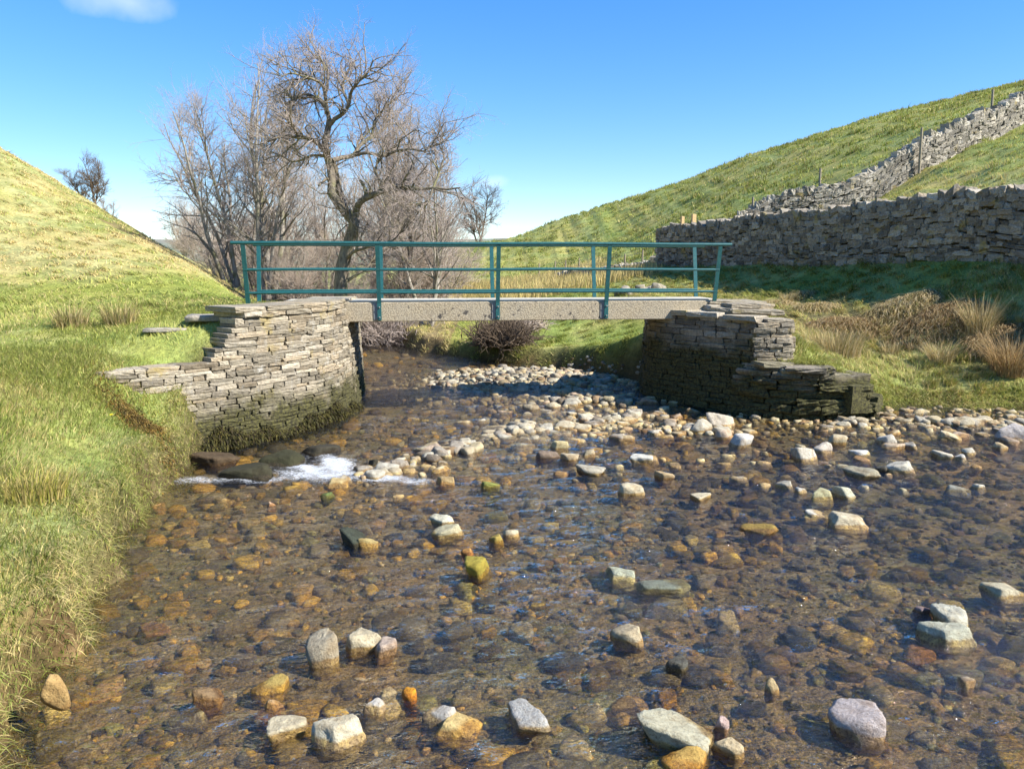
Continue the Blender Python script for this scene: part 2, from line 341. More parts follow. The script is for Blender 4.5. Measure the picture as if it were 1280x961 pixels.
CTRL = [(-3.0, 3.0, .42), (-4, 3.2, .62), (-6, 3.4, .85), (-3.6, 5, .48), (-4.6, 5, .72), (-8, 5, 1.1), (-2.6, 0, .4), (-6, 0, .8), (-4.0, 6.5, .52), (-5.4, 6.5, .88), (-9, 7, 1.3),
    (-4.6, 8, .62), (-4.4, 9.0, .60), (-4.6, 9.9, .62), (-5.0, 9.8, .85), (-5.4, 8.2, 1.0), (-5.2, 9.9, 1.16), (-6.1, 9, 1.24), (-7.5, 9.5, 1.38), (-5.6, 10.8, 1.42), (-7, 11, 1.52), (-4.4, 11.6, 1.74), (-5.3, 12.2, 1.75), (-4.2, 13, 1.88), (-4.6, 14.4, 1.9), (-6, 13.5, 1.78),
    (-7.2, 13, 1.66), (-9.3, 13.5, 1.75), (-12, 12, 2.3), (-15, 8, 3.6), (-5.5, 16.5, 1.85), (-5.2, 18.5, 1.2),
    T(0, 330, 17), T(0, 257, 20.5), T(0, 192, 26), T(-150, 105, 28), T(60, 290, 20), T(70, 229, 26), T(150, 330, 18), T(150, 277, 25), T(220, 350, 17.5), T(220, 318, 23), T(265, 365, 17), T(300, 376, 19.5), T(262, 345, 21.5),
    (-6.5, 24.5, .9), (-7.5, 22.5, 1.3), (-10, 29, 1.2), (-12, 38, 1.4), T(60, 236, 36), T(0, 200, 36), T(150, 280, 36), T(118, 264, 47), T(140, 280, 50), T(60, 232, 47), T(0, 205, 47), T(200, 325, 46), (-20, 58, 1.8), (-40, 66, 4), (-60, 60, 12), (-45, 20, 17), (-30, 10, 9), (-30, 90, 1.5), (-60, 120, 3),
    (-10, 60, 1.6), (-4, 60, 1.8), (-2, 90, 2.0), (-20, 110, 1.5), (-7, 40, 1.2), (-5, 30, .8),
    (-2.5, 24.5, .55), (-1, 22.5, .5), (.6, 21.2, .45), (2.2, 20, .6), (1.5, 24, .95), (-1, 27, .9), (3.5, 18, 1.1), (3.4, 16.4, 1.85), (4.2, 15.6, 1.85), (4.6, 14.8, 1.5), (5.2, 14.0, .95), (5.0, 17.0, 1.7), (6.0, 14.6, .8), (7.2, 14.9, .42),
    (8.8, 15.0, .38), (10, 14.8, .48), (13, 14.6, .6), (8.6, 16.4, .62), (8.0, 17.6, .85), (6.6, 17.6, 1.1), (6.4, 16.2, .95), (10.2, 15.7, .75), (12.2, 15.4, 1.0),
    (7.4, 19.6, 1.45), (11.9, 16.4, 1.7), (5.8, 21, 1.5), (4.8, 24, 1.6), (5.5, 29, 2.0),
    (6.4, 33, 2.55), (7.6, 30, 2.62), (9.2, 26, 2.66), (10.6, 22, 2.72), (12.1, 18.5, 2.75), (13.6, 14.5, 2.8), (10.97, 18.1, 2.2), (9.84, 17.7, 1.5), (9.47, 21.6, 2.15), (8.34, 21.2, 1.62), (8.07, 25.6, 2.15), (6.9, 25.2, 1.7), (7.0, 27, 2.1),
    (8.8, 30.8, 3.0), (10.5, 26.7, 3.3), (12.2, 22.4, 3.6), (13.6, 18.9, 3.6), (15.2, 14.5, 3.7), T(1280, 232, 22.5), T(1280, 195, 27.5), T(1400, 190, 22), T(1180, 235, 27), T(1500, 120, 30),
    T(900, 318, 33), T(950, 292, 33), T(1010, 276, 33), T(1070, 262, 33), T(1145, 219, 33.5), T(1210, 186, 34.5), T(1280, 154, 36), T(1380, 110, 38),
    (3, 40, 1.45), (-2, 42, 1.3), (0, 34, 1.1), (5, 36, 1.9), T(640, 345, 58), T(720, 338, 52), T(780, 330, 48), T(840, 322, 44), T(640, 299, 80), T(600, 309, 85), T(700, 276, 80), T(760, 256, 78), T(760, 305, 62), T(850, 229, 75), T(850, 285, 52), T(950, 191, 70), T(950, 245, 50),
    T(1000, 178, 68), T(1090, 148, 64), T(1090, 195, 46), T(1200, 123, 61), T(1200, 148, 45), T(1280, 106, 58), T(1450, 60, 56), (10, 105, 6), (30, 110, 12), (60, 100, 22), (60, 60, 21), (50, 30, 17), (40, 10, 12), (20, 8, 4), (24, 2, 4), (90, 60, 34), (90, 20, 28), (90, 110, 30)]
CT = np.array(CTRL, float)
def _U(r2): return np.where(r2 > 1e-12, .5*r2*np.log(r2+1e-12), 0)
def _tps():
    n = len(CT); d2 = ((CT[:, None, :2]-CT[None, :, :2])**2).sum(-1)
    K = _U(d2)+np.eye(n)*.02; P = np.c_[np.ones(n), CT[:, :2]]
    A = np.zeros((n+3, n+3)); A[:n, :n] = K; A[:n, n:] = P; A[n:, :n] = P.T
    return np.linalg.solve(A, np.r_[CT[:, 2], 0, 0, 0])
TW = _tps()
def bank_h(x, y):
    shp = x.shape; x = x.ravel(); y = y.ravel()
    xc = np.clip(x, -65, 95); yc = np.clip(y, -4, 118); out = np.empty(len(x))
    for i in range(0, len(x), 20000):
        a, b = xc[i:i+20000], yc[i:i+20000]
        d2 = (a[:, None]-CT[None, :, 0])**2+(b[:, None]-CT[None, :, 1])**2
        out[i:i+20000] = _U(d2)@TW[:-3]+TW[-3]+TW[-2]*a+TW[-1]*b
    far = sstep(100, 300, y); out = out*(1-far)+2.0*far
    return out.reshape(shp)
def _rg(pts, wd, hh): g_ = [G(u, v)[:2] for u, v in pts]; return [(*g_[i], *g_[i+1], wd, hh) for i in range(len(g_)-1)]
RIDGES = _rg([(462,596),(560,565),(650,540),(780,520)], .5, .07)+_rg([(640,515),(745,497),(800,505)], .65, .06)+_rg([(820,535),(915,540)], .5, .09)+_rg([(640,478),(760,466)], .9, .07)+_rg([(930,522),(1060,530),(1180,528),(1330,530)], .5, .03)
def bed_h(x, y):
    b = -.115+.06*fbm(x*.5, y*.5, 3, 3)+.04*fbm(x*3, y*3, 5, 3)
    b -= .10*np.exp(-(((x-6.5)/2.6)**2+((y-8.6)/2.2)**2))
    b -= .12*np.exp(-(((x+2.6)/1.3)**2+((y-17)/4.5)**2))
    b += .27*np.exp(-(((x+.7)/2.2)**2+((y-17.8)/1.9)**2))
    for ax, ay, bx, by, wd, hh in RIDGES:
        ex, ey = bx-ax, by-ay; t = np.clip(((x-ax)*ex+(y-ay)*ey)/(ex*ex+ey*ey), 0, 1); d2 = (x-ax-t*ex)**2+(y-ay-t*ey)**2
        b = np.maximum(b, hh-.11+.11*np.exp(-d2/wd**2)+.02*fbm(x*4, y*4, 6, 2))*1.0 if False else b+(.5*hh+.5*(hh-b))*np.exp(-d2/wd**2)*.5
    return b
def H(x, y):
    x = np.asarray(x, float); y = np.asarray(y, float)
    jit = .22*fbm(x*1.3, y*1.3, 40, 3)+.34*fbm(x*2.2, y*2.2, 41, 2)*(x < -1)*(y < 9.6)
    sd = seg_sd(x, y, STREAM)
    nearwall = np.minimum(np.exp(-((y-13.5)/4.5)**2)*1.2, 1)*(np.abs(x) < 6.5)
    sd = sd+jit*(1-nearwall)
    bk = bank_h(x, y)
    rough = sstep(.1, .8, sd)
    bk = bk+rough*(.10*fbm(x*.9, y*.9, 9, 3)+.07*fbm(x*2.7, y*2.7, 21, 3))
    hill = sstep(16, 30, y)*sstep(.2, 1.5, bk-2)
    bk = bk+hill*(.5*fbm(x*.25, y*.25, 31, 4)+.42*fbm(x*1.1, y*1.1, 33, 3))
    bk = np.maximum(bk, .16)
    wd = np.where(y > 12, .5, .30)+.3*((x > 7) & (y < 16))
    t = sstep(0, 1, sd/wd)
    return bed_h(x, y)*(1-t)+bk*t
def sdf(x, y): return seg_sd(np.asarray(x, float), np.asarray(y, float), STREAM)

def axis(lo, hi, d, l2, h2, g=1.07):
    a = list(np.arange(lo, hi, d)); s = d; v = a[-1]
    while v < h2: s *= g; v += s; a.append(v)
    s = d; v = a[0]; pre = []
    while v > l2: s *= g; v -= s; pre.append(v)
    return np.array(pre[::-1]+a)
gx = axis(-9, 14, .085, -1600, 2500); gy = axis(2.2, 24, .085, -60, 3000)
GX, GY = np.meshgrid(gx, gy); GZ = H(GX, GY)
# palette (albedos)
GREEN = np.array((.155, .20, .045)); LIME = np.array((.33, .355, .11)); STRAW = np.array((.51, .445, .235)); SOIL = np.array((.10, .068, .038)); TAN = np.array((.34, .25, .12))
def lerp(a, b, t): return a*(1-t[..., None])+b*t[..., None]
def straw_amount(x, y, z):
    """how dry the grass is, 0 green .. 1 straw"""
    n = fbm(x*.35, y*.35, 50, 4); n2 = fbm(x*1.6, y*1.6, 57, 3)
    s = .35+n*1.1+n2*.8
    hillL = (x < -5)*sstep(13, 15.5, y)*sstep(1.85, 2.5, z); s = s+hillL*.42
    band = np.exp(-((z-2.2-.25*np.sin(x*.8))/.42)**2)*(x < -5.5)*(y > 12)*(y < 24); s = s-band*.55
    mead = (x > -1)*(x < 6.3)*sstep(30, 33, y)*(1-sstep(52, 58, y)); s = s+mead*.65
    hr = (y > 30)*(x > -2)*sstep(2.2, 4, z); s = s*(1-hr*.5)+hr*.18
    tr = np.exp(-((x-(6.5+.075*(y-40)))/1.3)**2)*(y > 50); s = s-tr*.2
    rb = (x > 6)*(y > 13)*(y < 24); s = s+rb*(.38*np.exp(-((z-1.25)/.45)**2)-.12)
    un = (x > -11)*(x < -1.8)*(y > 21)*(y < 48); s = s+un*.6
    fb = (x > -2)*(x < 4)*(y > 18)*(y < 30); s = s-fb*.25
    return np.clip(s, 0, 1)
SA = straw_amount(GX, GY, GZ)
SDg = sdf(GX, GY)
gc = lerp(lerp(GREEN*1.15, LIME, np.clip(.5+1.6*fbm(GX*.7, GY*.7, 61, 3), 0, 1)), STRAW*.85, SA)
gc = lerp(gc, SOIL, sstep(.6, .05, SDg+.25*fbm(GX*2, GY*2, 70, 3)))
eb = (GX > 5.2)*(GY > 14)*(GY < 26)*np.exp(-((GZ-1.35+.3*fbm(GX*.8, GY*.8, 71, 3))/.28)**2); gc = lerp(gc, SOIL*1.3, np.clip(eb, 0, 1)*.85)
gc = lerp(gc, np.array((.26, .19, .11)), (SDg < 0.02).astype(float))
und = ((GX > -12) & (GX < -1.8) & (GY > 22.5) & (GY < 46)); gc = lerp(gc, np.array((.22, .16, .10)), und*.8)
far = sstep(120, 260, GY); gc = lerp(gc, np.array((.16, .15, .10)), far)
ny, nx = GX.shape; idx = np.arange(nx*ny).reshape(ny, nx)
Q = np.stack([idx[:-1, :-1], idx[:-1, 1:], idx[1:, 1:], idx[1:, :-1]], -1).reshape(-1, 4)
g = mk('ground', np.stack([GX, GY, GZ], -1).reshape(-1, 3), [Q], M['ground'], gc.reshape(-1, 3)); tag(g, kind='structure')

# distant moor
mx_ = np.linspace(-2600, 2600, 160); my_ = np.linspace(900, 2600, 40); AX, AY = np.meshgrid(mx_, my_)
AZ = 64*np.exp(-((AY-1800)/520)**2)*(.9+.25*fbm(AX*.0016, AY*.002, 81, 4)+.02)+9*fbm(AX*.008, AY*.008, 83, 4)-3
ac = lerp(np.array((.26, .25, .24)), np.array((.20, .26, .20)), np.clip(.5+2.5*fbm(AX*.004, AY*.008, 85, 4), 0, 1))
idx = np.arange(AX.size).reshape(AX.shape); Qm = np.stack([idx[:-1, :-1], idx[:-1, 1:], idx[1:, 1:], idx[1:, :-1]], -1).reshape(-1, 4)
tag(mk('distant_hills', np.stack([AX, AY, AZ], -1).reshape(-1, 3), [Qm], M['ground'], ac.reshape(-1, 3)), kind='structure')

# ------------------------------------------------------------------ water
wx = np.r_[np.arange(-22, -6, .5), np.arange(-6, 10.5, .032), np.arange(10.5, 14, .1), np.arange(14, 30, .5)]; wy = np.r_[np.arange(-2, 2.4, .3), np.arange(2.4, 9, .028), np.arange(9, 15, .04), np.arange(15, 25, .08), np.arange(25, 40, .5)]
WX, WY = np.meshgrid(wx, wy)
rap = np.exp(-(((WX+2.55)/.75)**2+((WY-9.95)/.62)**2)) + .75*np.exp(-(((WX+1.45)/.9)**2+((WY-9.35)/.26)**2)) + .55*np.exp(-(((WX+3.6)/.8)**2+((WY-9.3)/.22)**2))+.4*np.exp(-(((WX+2.3)/.5)**2+((WY-12.4)/.9)**2))
rap += .38*np.exp(-(((WX+.9)/.8)**2+((WY-12.3)/.25)**2))
rap = rap*(1.0+2.4*fbm(WX*2.6+WY*1.2, WY*3.4, 97, 3))
calm = 1-.55*np.exp(-(((WX+2.4)/1.6)**2+((WY-17)/3.5)**2))
wx2, wy2 = WX*.94+WY*.34, WY*.94-WX*.34
amp = calm*(.55+.9*np.clip(.5+2*fbm(WX*.5, WY*.7, 88, 3), 0, 1.2))
WZ = (.030*fbm(wx2*1.7, wy2*2.6, 90, 2)+.026*fbm(wx2*4.2+9, wy2*7.5, 91, 2)+.010*fbm(WX*11, wy2*15, 92, 2))*amp*1.45+.09*np.clip(rap, 0, 1)*fbm(WX*5, WY*8, 95, 4)
WZ += .05*sstep(9.3, 10.8, WY+.25*WX)*(WX < 1)*sstep(2.0, 0, WX)
WZ = np.clip(WZ, -.06, .12)-.004
wc = np.zeros(WX.shape+(3,)); wc[..., 0] = np.clip(rap, 0, 1); wc[..., 1] = calm
idx = np.arange(WX.size).reshape(WX.shape); Qw = np.stack([idx[:-1, :-1], idx[:-1, 1:], idx[1:, 1:], idx[1:, :-1]], -1).reshape(-1, 4)
keep = (sdf(WX, WY) < 1.2); kq = keep.ravel()[Qw].any(1)
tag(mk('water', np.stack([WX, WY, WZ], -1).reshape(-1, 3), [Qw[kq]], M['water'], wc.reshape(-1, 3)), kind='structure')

# ------------------------------------------------------------------ rock prototypes
import bmesh
def ico(sub):
    bm = bmesh.new(); bmesh.ops.create_icosphere(bm, subdivisions=sub, radius=1)
    V = np.array([v.co[:] for v in bm.verts]); Fc = np.array([[v.index for v in f.verts] for f in bm.faces]); bm.free(); return V, Fc
ICO = {k: ico(k) for k in (2, 3, 4)}
def rock_shape(rng, sub=3, planes=11, p=14, flat=.6, noise_amp=.03):
    V, Fc = ICO[sub]
    n = rng.normal(size=(planes, 3)); n /= np.linalg.norm(n, axis=1, keepdims=True)
    n = np.r_[n, [[0, 0, 1], [.1, 0, -1]]]; d = np.r_[rng.uniform(.55, 1.0, planes), [flat, flat]]
    n[-2] += rng.normal(0, .14, 3); n[-2] /= np.linalg.norm(n[-2])
    q = np.clip(V@n.T, 0, None)/d
    r = ((q**p).sum(1)+1e-9)**(-1/p); r = np.minimum(r, 1.35)
    a = fbm(V[:, 0]*2+V[:, 2]*3+7*planes, V[:, 1]*2-V[:, 2]*2, int(rng.integers(1000)), 4)
    W = V*(r*(1+a*noise_amp*4))[:, None]
    mn, mxx = W.min(0), W.max(0); W = (W-(mn+mxx)/2)/((mxx-mn)/2)   # fills the unit box
    return W, Fc
PR_HI = [rock_shape(np.random.default_rng(100+i), 4, 7+i % 5, [22, 14, 34][i % 3], .5, .05) for i in range(18)]
PR_MID = [rock_shape(np.random.default_rng(200+i), 3, 7+i % 5, [20, 12, 30][i % 3], .5, .05) for i in range(22)]
PR_LO = [rock_shape(np.random.default_rng(300+i), 2, 7, [10, 18][i % 2], .5, .03) for i in range(24)]
MESH_MID = []
for i, (V, Fc) in enumerate(PR_MID+PR_HI):
    o = mk('stone_mesh', V, [Fc], M['rock'], link=False); MESH_MID.append(o.data); bpy.data.objects.remove(o)
NM = len(PR_MID)
def put_rock(name, mesh_i, loc, size, rotz, colr, tilt=0.0, parent=None):
    o = bpy.data.objects.new(name, MESH_MID[mesh_i]); COL.objects.link(o); o.location = loc
    o.rotation_euler = (tilt*math.cos(mesh_i), tilt*math.sin(mesh_i), rotz); o.scale = tuple(s/2 for s in size); o.color = (*colr, 1); return o

# ---- stones one can point at: u, v centre, width, height (photo px), colour, label, flat
CR = (.54, .475, .33); WH = (.55, .51, .44); PK = (.52, .42, .34); TN = (.46, .35, .20); GR = (.36, .34, .30); OC = (.55, .34, .07); OL = (.30, .27, .09); DK = (.10, .10, .085); BR = (.30, .19, .12); GN = (.46, .46, .34)
ST = [
 (457,797,44,42,CR,'large cream angular stone standing upright beside a smaller pink block',0),
 (483,809,30,22,PK,'pinkish block leaning on the right of the upright cream stone',0),
 (404,812,36,44,(.42,.37,.27),'mottled grey and ochre stone just left of the upright cream stone',0),
 (361,910,42,26,CR,'rounded cream stone sitting on a submerged brown slab at lower left',0),
 (423,918,54,38,(.64,.60,.46),'broad cream boulder with dark drips at the lower left of the stream',0),
 (549,896,38,26,WH,'square white stone tilted against a golden stone',0),
 (573,911,50,26,(.60,.46,.20),'golden oval stone supporting the square white stone',0),
 (513,867,20,15,(.75,.36,.03),'small bright orange wedge shaped stone alone in the shallows',0),
 (468,886,26,12,WH,'small white tipped stone between the cream boulder and the orange wedge',0),
 (345,879,20,20,(.52,.38,.22),'small tan stone poking up behind the rounded cream stone',0),
 (661,900,60,34,(.44,.43,.40),'grey slab sloping to a point on its right in the foreground',0),
 (783,788,38,38,(.50,.42,.28),'pale topped brown cube shaped stone in mid stream',0),
 (846,920,90,54,(.48,.46,.34),'largest boulder, smooth greenish cream, at the bottom of the stream',0),
 (901,902,18,34,(.46,.35,.32),'narrow pink stone standing on end beside the largest boulder',0),
 (908,932,34,34,(.52,.42,.26),'tan block under the narrow upright pink stone',0),
 (852,957,48,18,(.55,.36,.10),'ochre block partly cut by the lower edge of the picture',0),
 (832,862,28,34,(.62,.42,.06),'bright yellow stone under water above the largest boulder',-1),
 (790,878,48,52,(.17,.14,.11),'round dark brown stone under water left of the yellow stone',-1),
 (965,860,16,18,(.44,.34,.18),'small tan stone tip right of the yellow stone',0),
 (846,832,28,20,DK,'dark pointed stone breaking the surface above the yellow stone',0),
 (1070,904,60,44,(.50,.44,.42),'pinkish white boulder with a dark hollow on its left flank',0),
 (1187,768,44,46,(.50,.49,.40),'tall pale stone standing behind a low split stone at right',0),
 (1180,794,56,32,(.46,.46,.36),'low split stone in front of the tall pale stone at right',0),
 (1151,761,26,15,(.26,.20,.20),'purplish stone left of the tall pale stone',0),
 (1252,739,48,22,(.46,.42,.30),'long pale stone by the right edge of the picture',0),
 (1206,852,20,14,(.42,.36,.28),'small dark sided stone below the split stone',0),
 (1157,852,42,20,(.34,.36,.30),'grey green stone under water below the split stone',-1),
 (1149,818,42,18,(.60,.36,.08),'orange brown stone under water below the split stone',-1),
 (553,650,28,16,(.62,.60,.46),'flat topped cream stone resting on another in mid stream',0),
 (559,664,36,18,(.50,.46,.30),'rounded stone under the flat topped cream stone',0),
 (443,672,38,24,(.055,.065,.045),'dark green mossy stone in the left shallows',0),
 (461,678,24,13,(.48,.38,.16),'tan stone against the dark green mossy stone',0),
 (596,706,42,30,(.36,.30,.05),'smooth olive gold boulder leaning to the right in mid stream',0),
 (585,688,16,14,(.48,.26,.08),'small rusty stone touching the olive gold boulder',0),
 (620,673,22,14,(.42,.32,.08),'small ochre stone above the olive gold boulder',0),
 (640,667,20,12,CR,'small cream stone above and right of the olive gold boulder',0),
 (789,611,32,21,(.56,.50,.36),'cream block with a dark left side alone in mid stream',0),
 (738,588,36,14,(.42,.39,.31),'grey striped flat stone near the cobble bank',0),
 (830,594,22,13,TN,'tan stone right of the cream block in mid stream',0),
 (877,620,24,10,CR,'low cream stone right of the tan stone',0),
 (775,720,42,14,(.50,.52,.38),'flat pale green stone awash in mid stream',0),
 (827,733,66,18,(.20,.22,.17),'long dark greenish stone just awash in mid stream',0),
 (1057,651,44,22,(.56,.50,.36),'cream wedge stone lying right of a flat white stone',0),
 (1017,643,38,9,(.62,.60,.52),'thin flat white stone beside the cream wedge stone',0),
 (1027,619,30,17,(.46,.44,.26),'rounded tan stone in the right hand stone cluster',0),
 (1053,611,34,30,(.50,.50,.38),'tallest pale stone of the right hand stone cluster',0),
 (1077,591,40,17,(.36,.33,.24),'brown backed oval stone above the right hand stone cluster',0),
 (1123,584,30,17,(.58,.55,.46),'white pointed stone with a dark stone on its left',0),
 (1101,584,16,12,DK,'dark stone beside the white pointed stone',0),
 (1003,566,38,24,(.52,.49,.42),'pale triangular stone with a dark left side',0),
 (1044,550,26,14,(.56,.48,.32),'cream stone with a dark underside right of the triangular stone',0),
 (1027,560,24,14,(.56,.50,.42),'low buff stone touching the triangular stone',0),
 (1108,548,28,18,(.60,.57,.49),'white cube shaped stone on the right side of the stream',0),
 (1111,558,34,8,(.54,.44,.32),'flat pinkish stone under the white cube shaped stone',0),
 (1074,566,28,10,(.62,.61,.56),'flat white stone left of the white cube shaped stone',0),
 (1138,555,16,12,(.50,.48,.42),'small triangular stone right of the white cube shaped stone',0),
 (1177,568,22,11,(.58,.54,.44),'small cream stone in the open water on the right',0),
 (1211,563,18,12,(.56,.53,.44),'upper of two small pale stones by the right edge',0),
 (1201,572,17,9,(.58,.58,.54),'lower of two small pale stones by the right edge',0),
 (1220,607,22,11,(.56,.54,.46),'lone white stone in the blue water on the right',0),
 (1196,613,30,9,(.30,.31,.27),'low grey stone left of the lone white stone',0),
 (1185,544,30,13,(.60,.53,.36),'smooth yellowish stone at the edge of the right hand cobbles',0),
 (1266,541,44,26,(.50,.46,.43),'big grey pink stone in the cobbles at the right edge',0),
 (1250,558,20,10,(.44,.36,.22),'brown stone below the big grey pink stone',0),
 (950,661,42,16,(.28,.20,.05),'dark golden stone awash left of the flat white stone',0),
 (979,605,22,11,(.40,.38,.32),'grey stone left of the right hand stone cluster',0),
 (1001,613,16,10,(.48,.47,.42),'small pale stone left of the rounded tan stone',0),
 (898,524,38,22,(.55,.49,.40),'large pale slab at the top of the cobble heap by the far abutment',0),
 (925,551,34,20,(.60,.58,.53),'white slanted stone at the right end of the cobble heap',0),
 (876,532,30,20,(.50,.46,.36),'block at the left of the pale slab in the cobble heap',0),
 (903,541,28,18,(.55,.44,.34),'pinkish block below the pale slab in the cobble heap',0),
 (698,556,26,16,(.58,.49,.27),'yellowish cube on the dark stone pile in the middle of the stream',0),
 (684,569,30,14,(.22,.17,.13),'dark brown stone under the yellowish cube',0),
 (712,572,22,14,(.54,.47,.33),'rounded buff stone right of the yellowish cube',0),
 (736,565,18,17,(.44,.38,.25),'upright brown stone right of the dark stone pile',0),
 (803,573,26,12,(.64,.63,.56),'white stone shining in the water left of the cream block',0),
 (557,601,26,12,(.45,.33,.16),'low ochre stone near the end of the cobble ridge',0),
 (613,605,24,12,(.25,.27,.07),'moss green stone below the cobble ridge',0),
 (422,603,26,12,(.50,.40,.20),'ochre stone beside the white rapids',0),
 (410,619,18,9,(.13,.17,.05),'small green stone just below the white rapids',0),
 (338,629,12,9,(.58,.40,.26),'small pink pebble stone below the left abutment',0),
 (75,905,30,36,(.45,.30,.12),'brown stone bedded in the grassy left bank',1),
 (195,790,46,12,(.46,.30,.20),'flat pinkish brown slab under water near the left bank',-1),
 (236,901,46,20,(.32,.32,.28),'speckled grey stone under water near the left bank',-1),
 (352,895,58,34,(.26,.15,.09),'submerged brown slab under the rounded cream stone',-1),
 (262,873,36,18,(.30,.20,.10),'brown stone awash near the left bank',0),
 (270,866,12,9,(.75,.48,.05),'tiny yellow stone on the brown stone near the left bank',0),
 (336,862,40,16,(.44,.33,.10),'golden brown stone awash above the small tan stone',0),
 (444,712,30,14,(.42,.34,.06),'yellow green stone under water below the dark mossy stone',-1),
 (668,757,36,16,(.30,.26,.12),'olive stone under water right of mid stream',-1),
 (1082,925,50,26,(.50,.34,.12),'ochre stone under water below the pinkish white boulder',-1),
 (285,675,34,12,(.38,.29,.10),'low ochre stone in the left shallows',-1),
 (1060,833,40,20,(.36,.31,.16),'olive brown stone under water on the right',-1),
]
used_px = []; FOOT = []
n_rock = 0
for i, (u, v, w, h, c, lab, fl) in enumerate(ST):
    z0 = -.06 if fl == 0 else (-.12 if fl < 0 else .15)
    bx, by, _ = G(u, v+h*.42, 0.0 if fl >= 0 else -.05)
    d = math.hypot(by, CAMZ); wm = w*d/F*1.06
    # height: what stands above water plus what is below it
    dep = wm*.85
    vis = h*d/F
    sinv = CAMZ/d
    hm = max(.05, (vis-dep*sinv*.75)/max(.3, math.cos(math.asin(min(.95, sinv)))))
    if fl < 0: hm = .09; top = -.012
    else: top = max(.035, hm)
    if fl > 0: top = .34; hm = .3
    if fl == 0: top = min(top, wm*(.85 if h > w*1.1 else .38)); 
    base = -max(top*.9, .085) if fl == 0 else (-.12 if fl < 0 else .1)
    hz = top-base; y = by+dep*.42
    mi = NM+(i*5) % len(PR_HI) if w > 20 else (i*7) % NM
    o = put_rock('stone', mi, (bx*(y/by), y, (top+base)/2), (wm, dep, hz), (i*1.7) % 6.28 if w/h < 1.5 else ((i % 5)-2)*.2, c, .12)
    tag(o, lab, 'stone', 'stones lying in the stream'); n_rock += 1
    FOOT.append((bx, y, wm*.5))
# ---- loose cobbles: ridge, heap, bar, right margin
def zone_poly(pts, n, wsig, s0, s1, rng, lift=(.02, .12), name=''):
    pts = np.array([G(u, v)[:2] for u, v in pts]); seg = np.linalg.norm(np.diff(pts, axis=0), axis=1); cum = np.r_[0, np.cumsum(seg)]
    out = []
    for k in range(n*6):
        if len(out) >= n: break
        s = rng.uniform(0, cum[-1]); j = min(np.searchsorted(cum, s, 'right')-1, len(seg)-1); t = (s-cum[j])/seg[j]
        p = pts[j]*(1-t)+pts[j+1]*t+rng.normal(0, wsig, 2)*np.array([1, 1.0])
        wv = s0+(s1-s0)*rng.random()**2.2
        out.append((p[0], p[1], wv, rng.uniform(*lift)+wv*.18, name))
    return out
rr = np.random.default_rng(5)
Z = []
Z += zone_poly([(462,596),(520,578),(560,565),(600,545)], 130, .24, .13, .36, rr, (.03,.10), 'ridge')
Z += zone_poly([(600,548),(650,538),(720,528),(800,524)], 300, .5, .13, .38, rr, (.03,.12), 'ridge')
Z += zone_poly([(640,515),(700,500),(745,497),(800,505)], 150, .5, .13, .36, rr, (.02,.09), 'ridge')
Z += zone_poly([(820,535),(870,535),(915,540)], 90, .30, .11, .36, rr, (.02,.14), 'heap')
Z += zone_poly([(520,484),(580,486),(640,486),(700,476),(790,470)], 800, .9, .10, .32, rr, (.02,.08), 'bar')
Z += zone_poly([(930,520),(1000,528),(1060,532),(1130,528)], 100, .4, .12, .34, rr, (.02,.08), 'right')
Z += zone_poly([(1110,528),(1180,528),(1240,532),(1320,530)], 170, .42, .12, .42, rr, (.02,.09), 'right')
Z += zone_poly([(1090,515),(1150,512),(1270,515)], 45, .22, .10, .30, rr, (.01,.06), 'right')
Z += zone_poly([(640,580),(700,570),(760,580),(900,575)], 34, .5, .09, .26, rr, (.0,.03), 'mid')
Z += zone_poly([(940,570),(1040,590),(1150,580)], 22, .7, .09, .26, rr, (.0,.03), 'mid')
keepZ = []
for (x, y, w, lf, nm) in Z:
    s = float(sdf(np.array([x]), np.array([y]))[0])
    if s > .12: continue
    if any((x-a)**2+(y-b)**2 < (r*.75)**2 for a, b, r in FOOT): continue
    keepZ.append((x, y, w, lf, nm))
keepZ.sort(key=lambda t: -t[2]/t[1])
PAL = [(.52, .46, .33), (.56, .51, .39), (.55, .50, .38), (.48, .45, .37), (.42, .36, .25), (.50, .40, .24), (.38, .34, .28), (.44, .34, .25), (.32, .23, .14), (.48, .45, .37), (.54, .46, .29), (.20, .165, .125)]
LABZ = {'ridge': ('pale cobble in the diagonal ridge of cobbles across mid stream', 'cobbles of the mid stream ridge'),
        'heap': ('pale cobble in the heap in front of the shaded abutment', 'cobbles heaped before the shaded abutment'),
        'bar': ('small cobble on the dry gravel bar behind the bridge', 'cobbles on the gravel bar'),
        'right': ('cobble along the right hand margin below the grass bank', 'cobbles along the right margin'),
        'mid': ('low stone scattered in the open water below the cobble ridge', 'scattered low stones')}
Hz = H(np.array([k[0] for k in keepZ]), np.array([k[1] for k in keepZ]))
NIND = 300-n_rock-2; rest = MB()
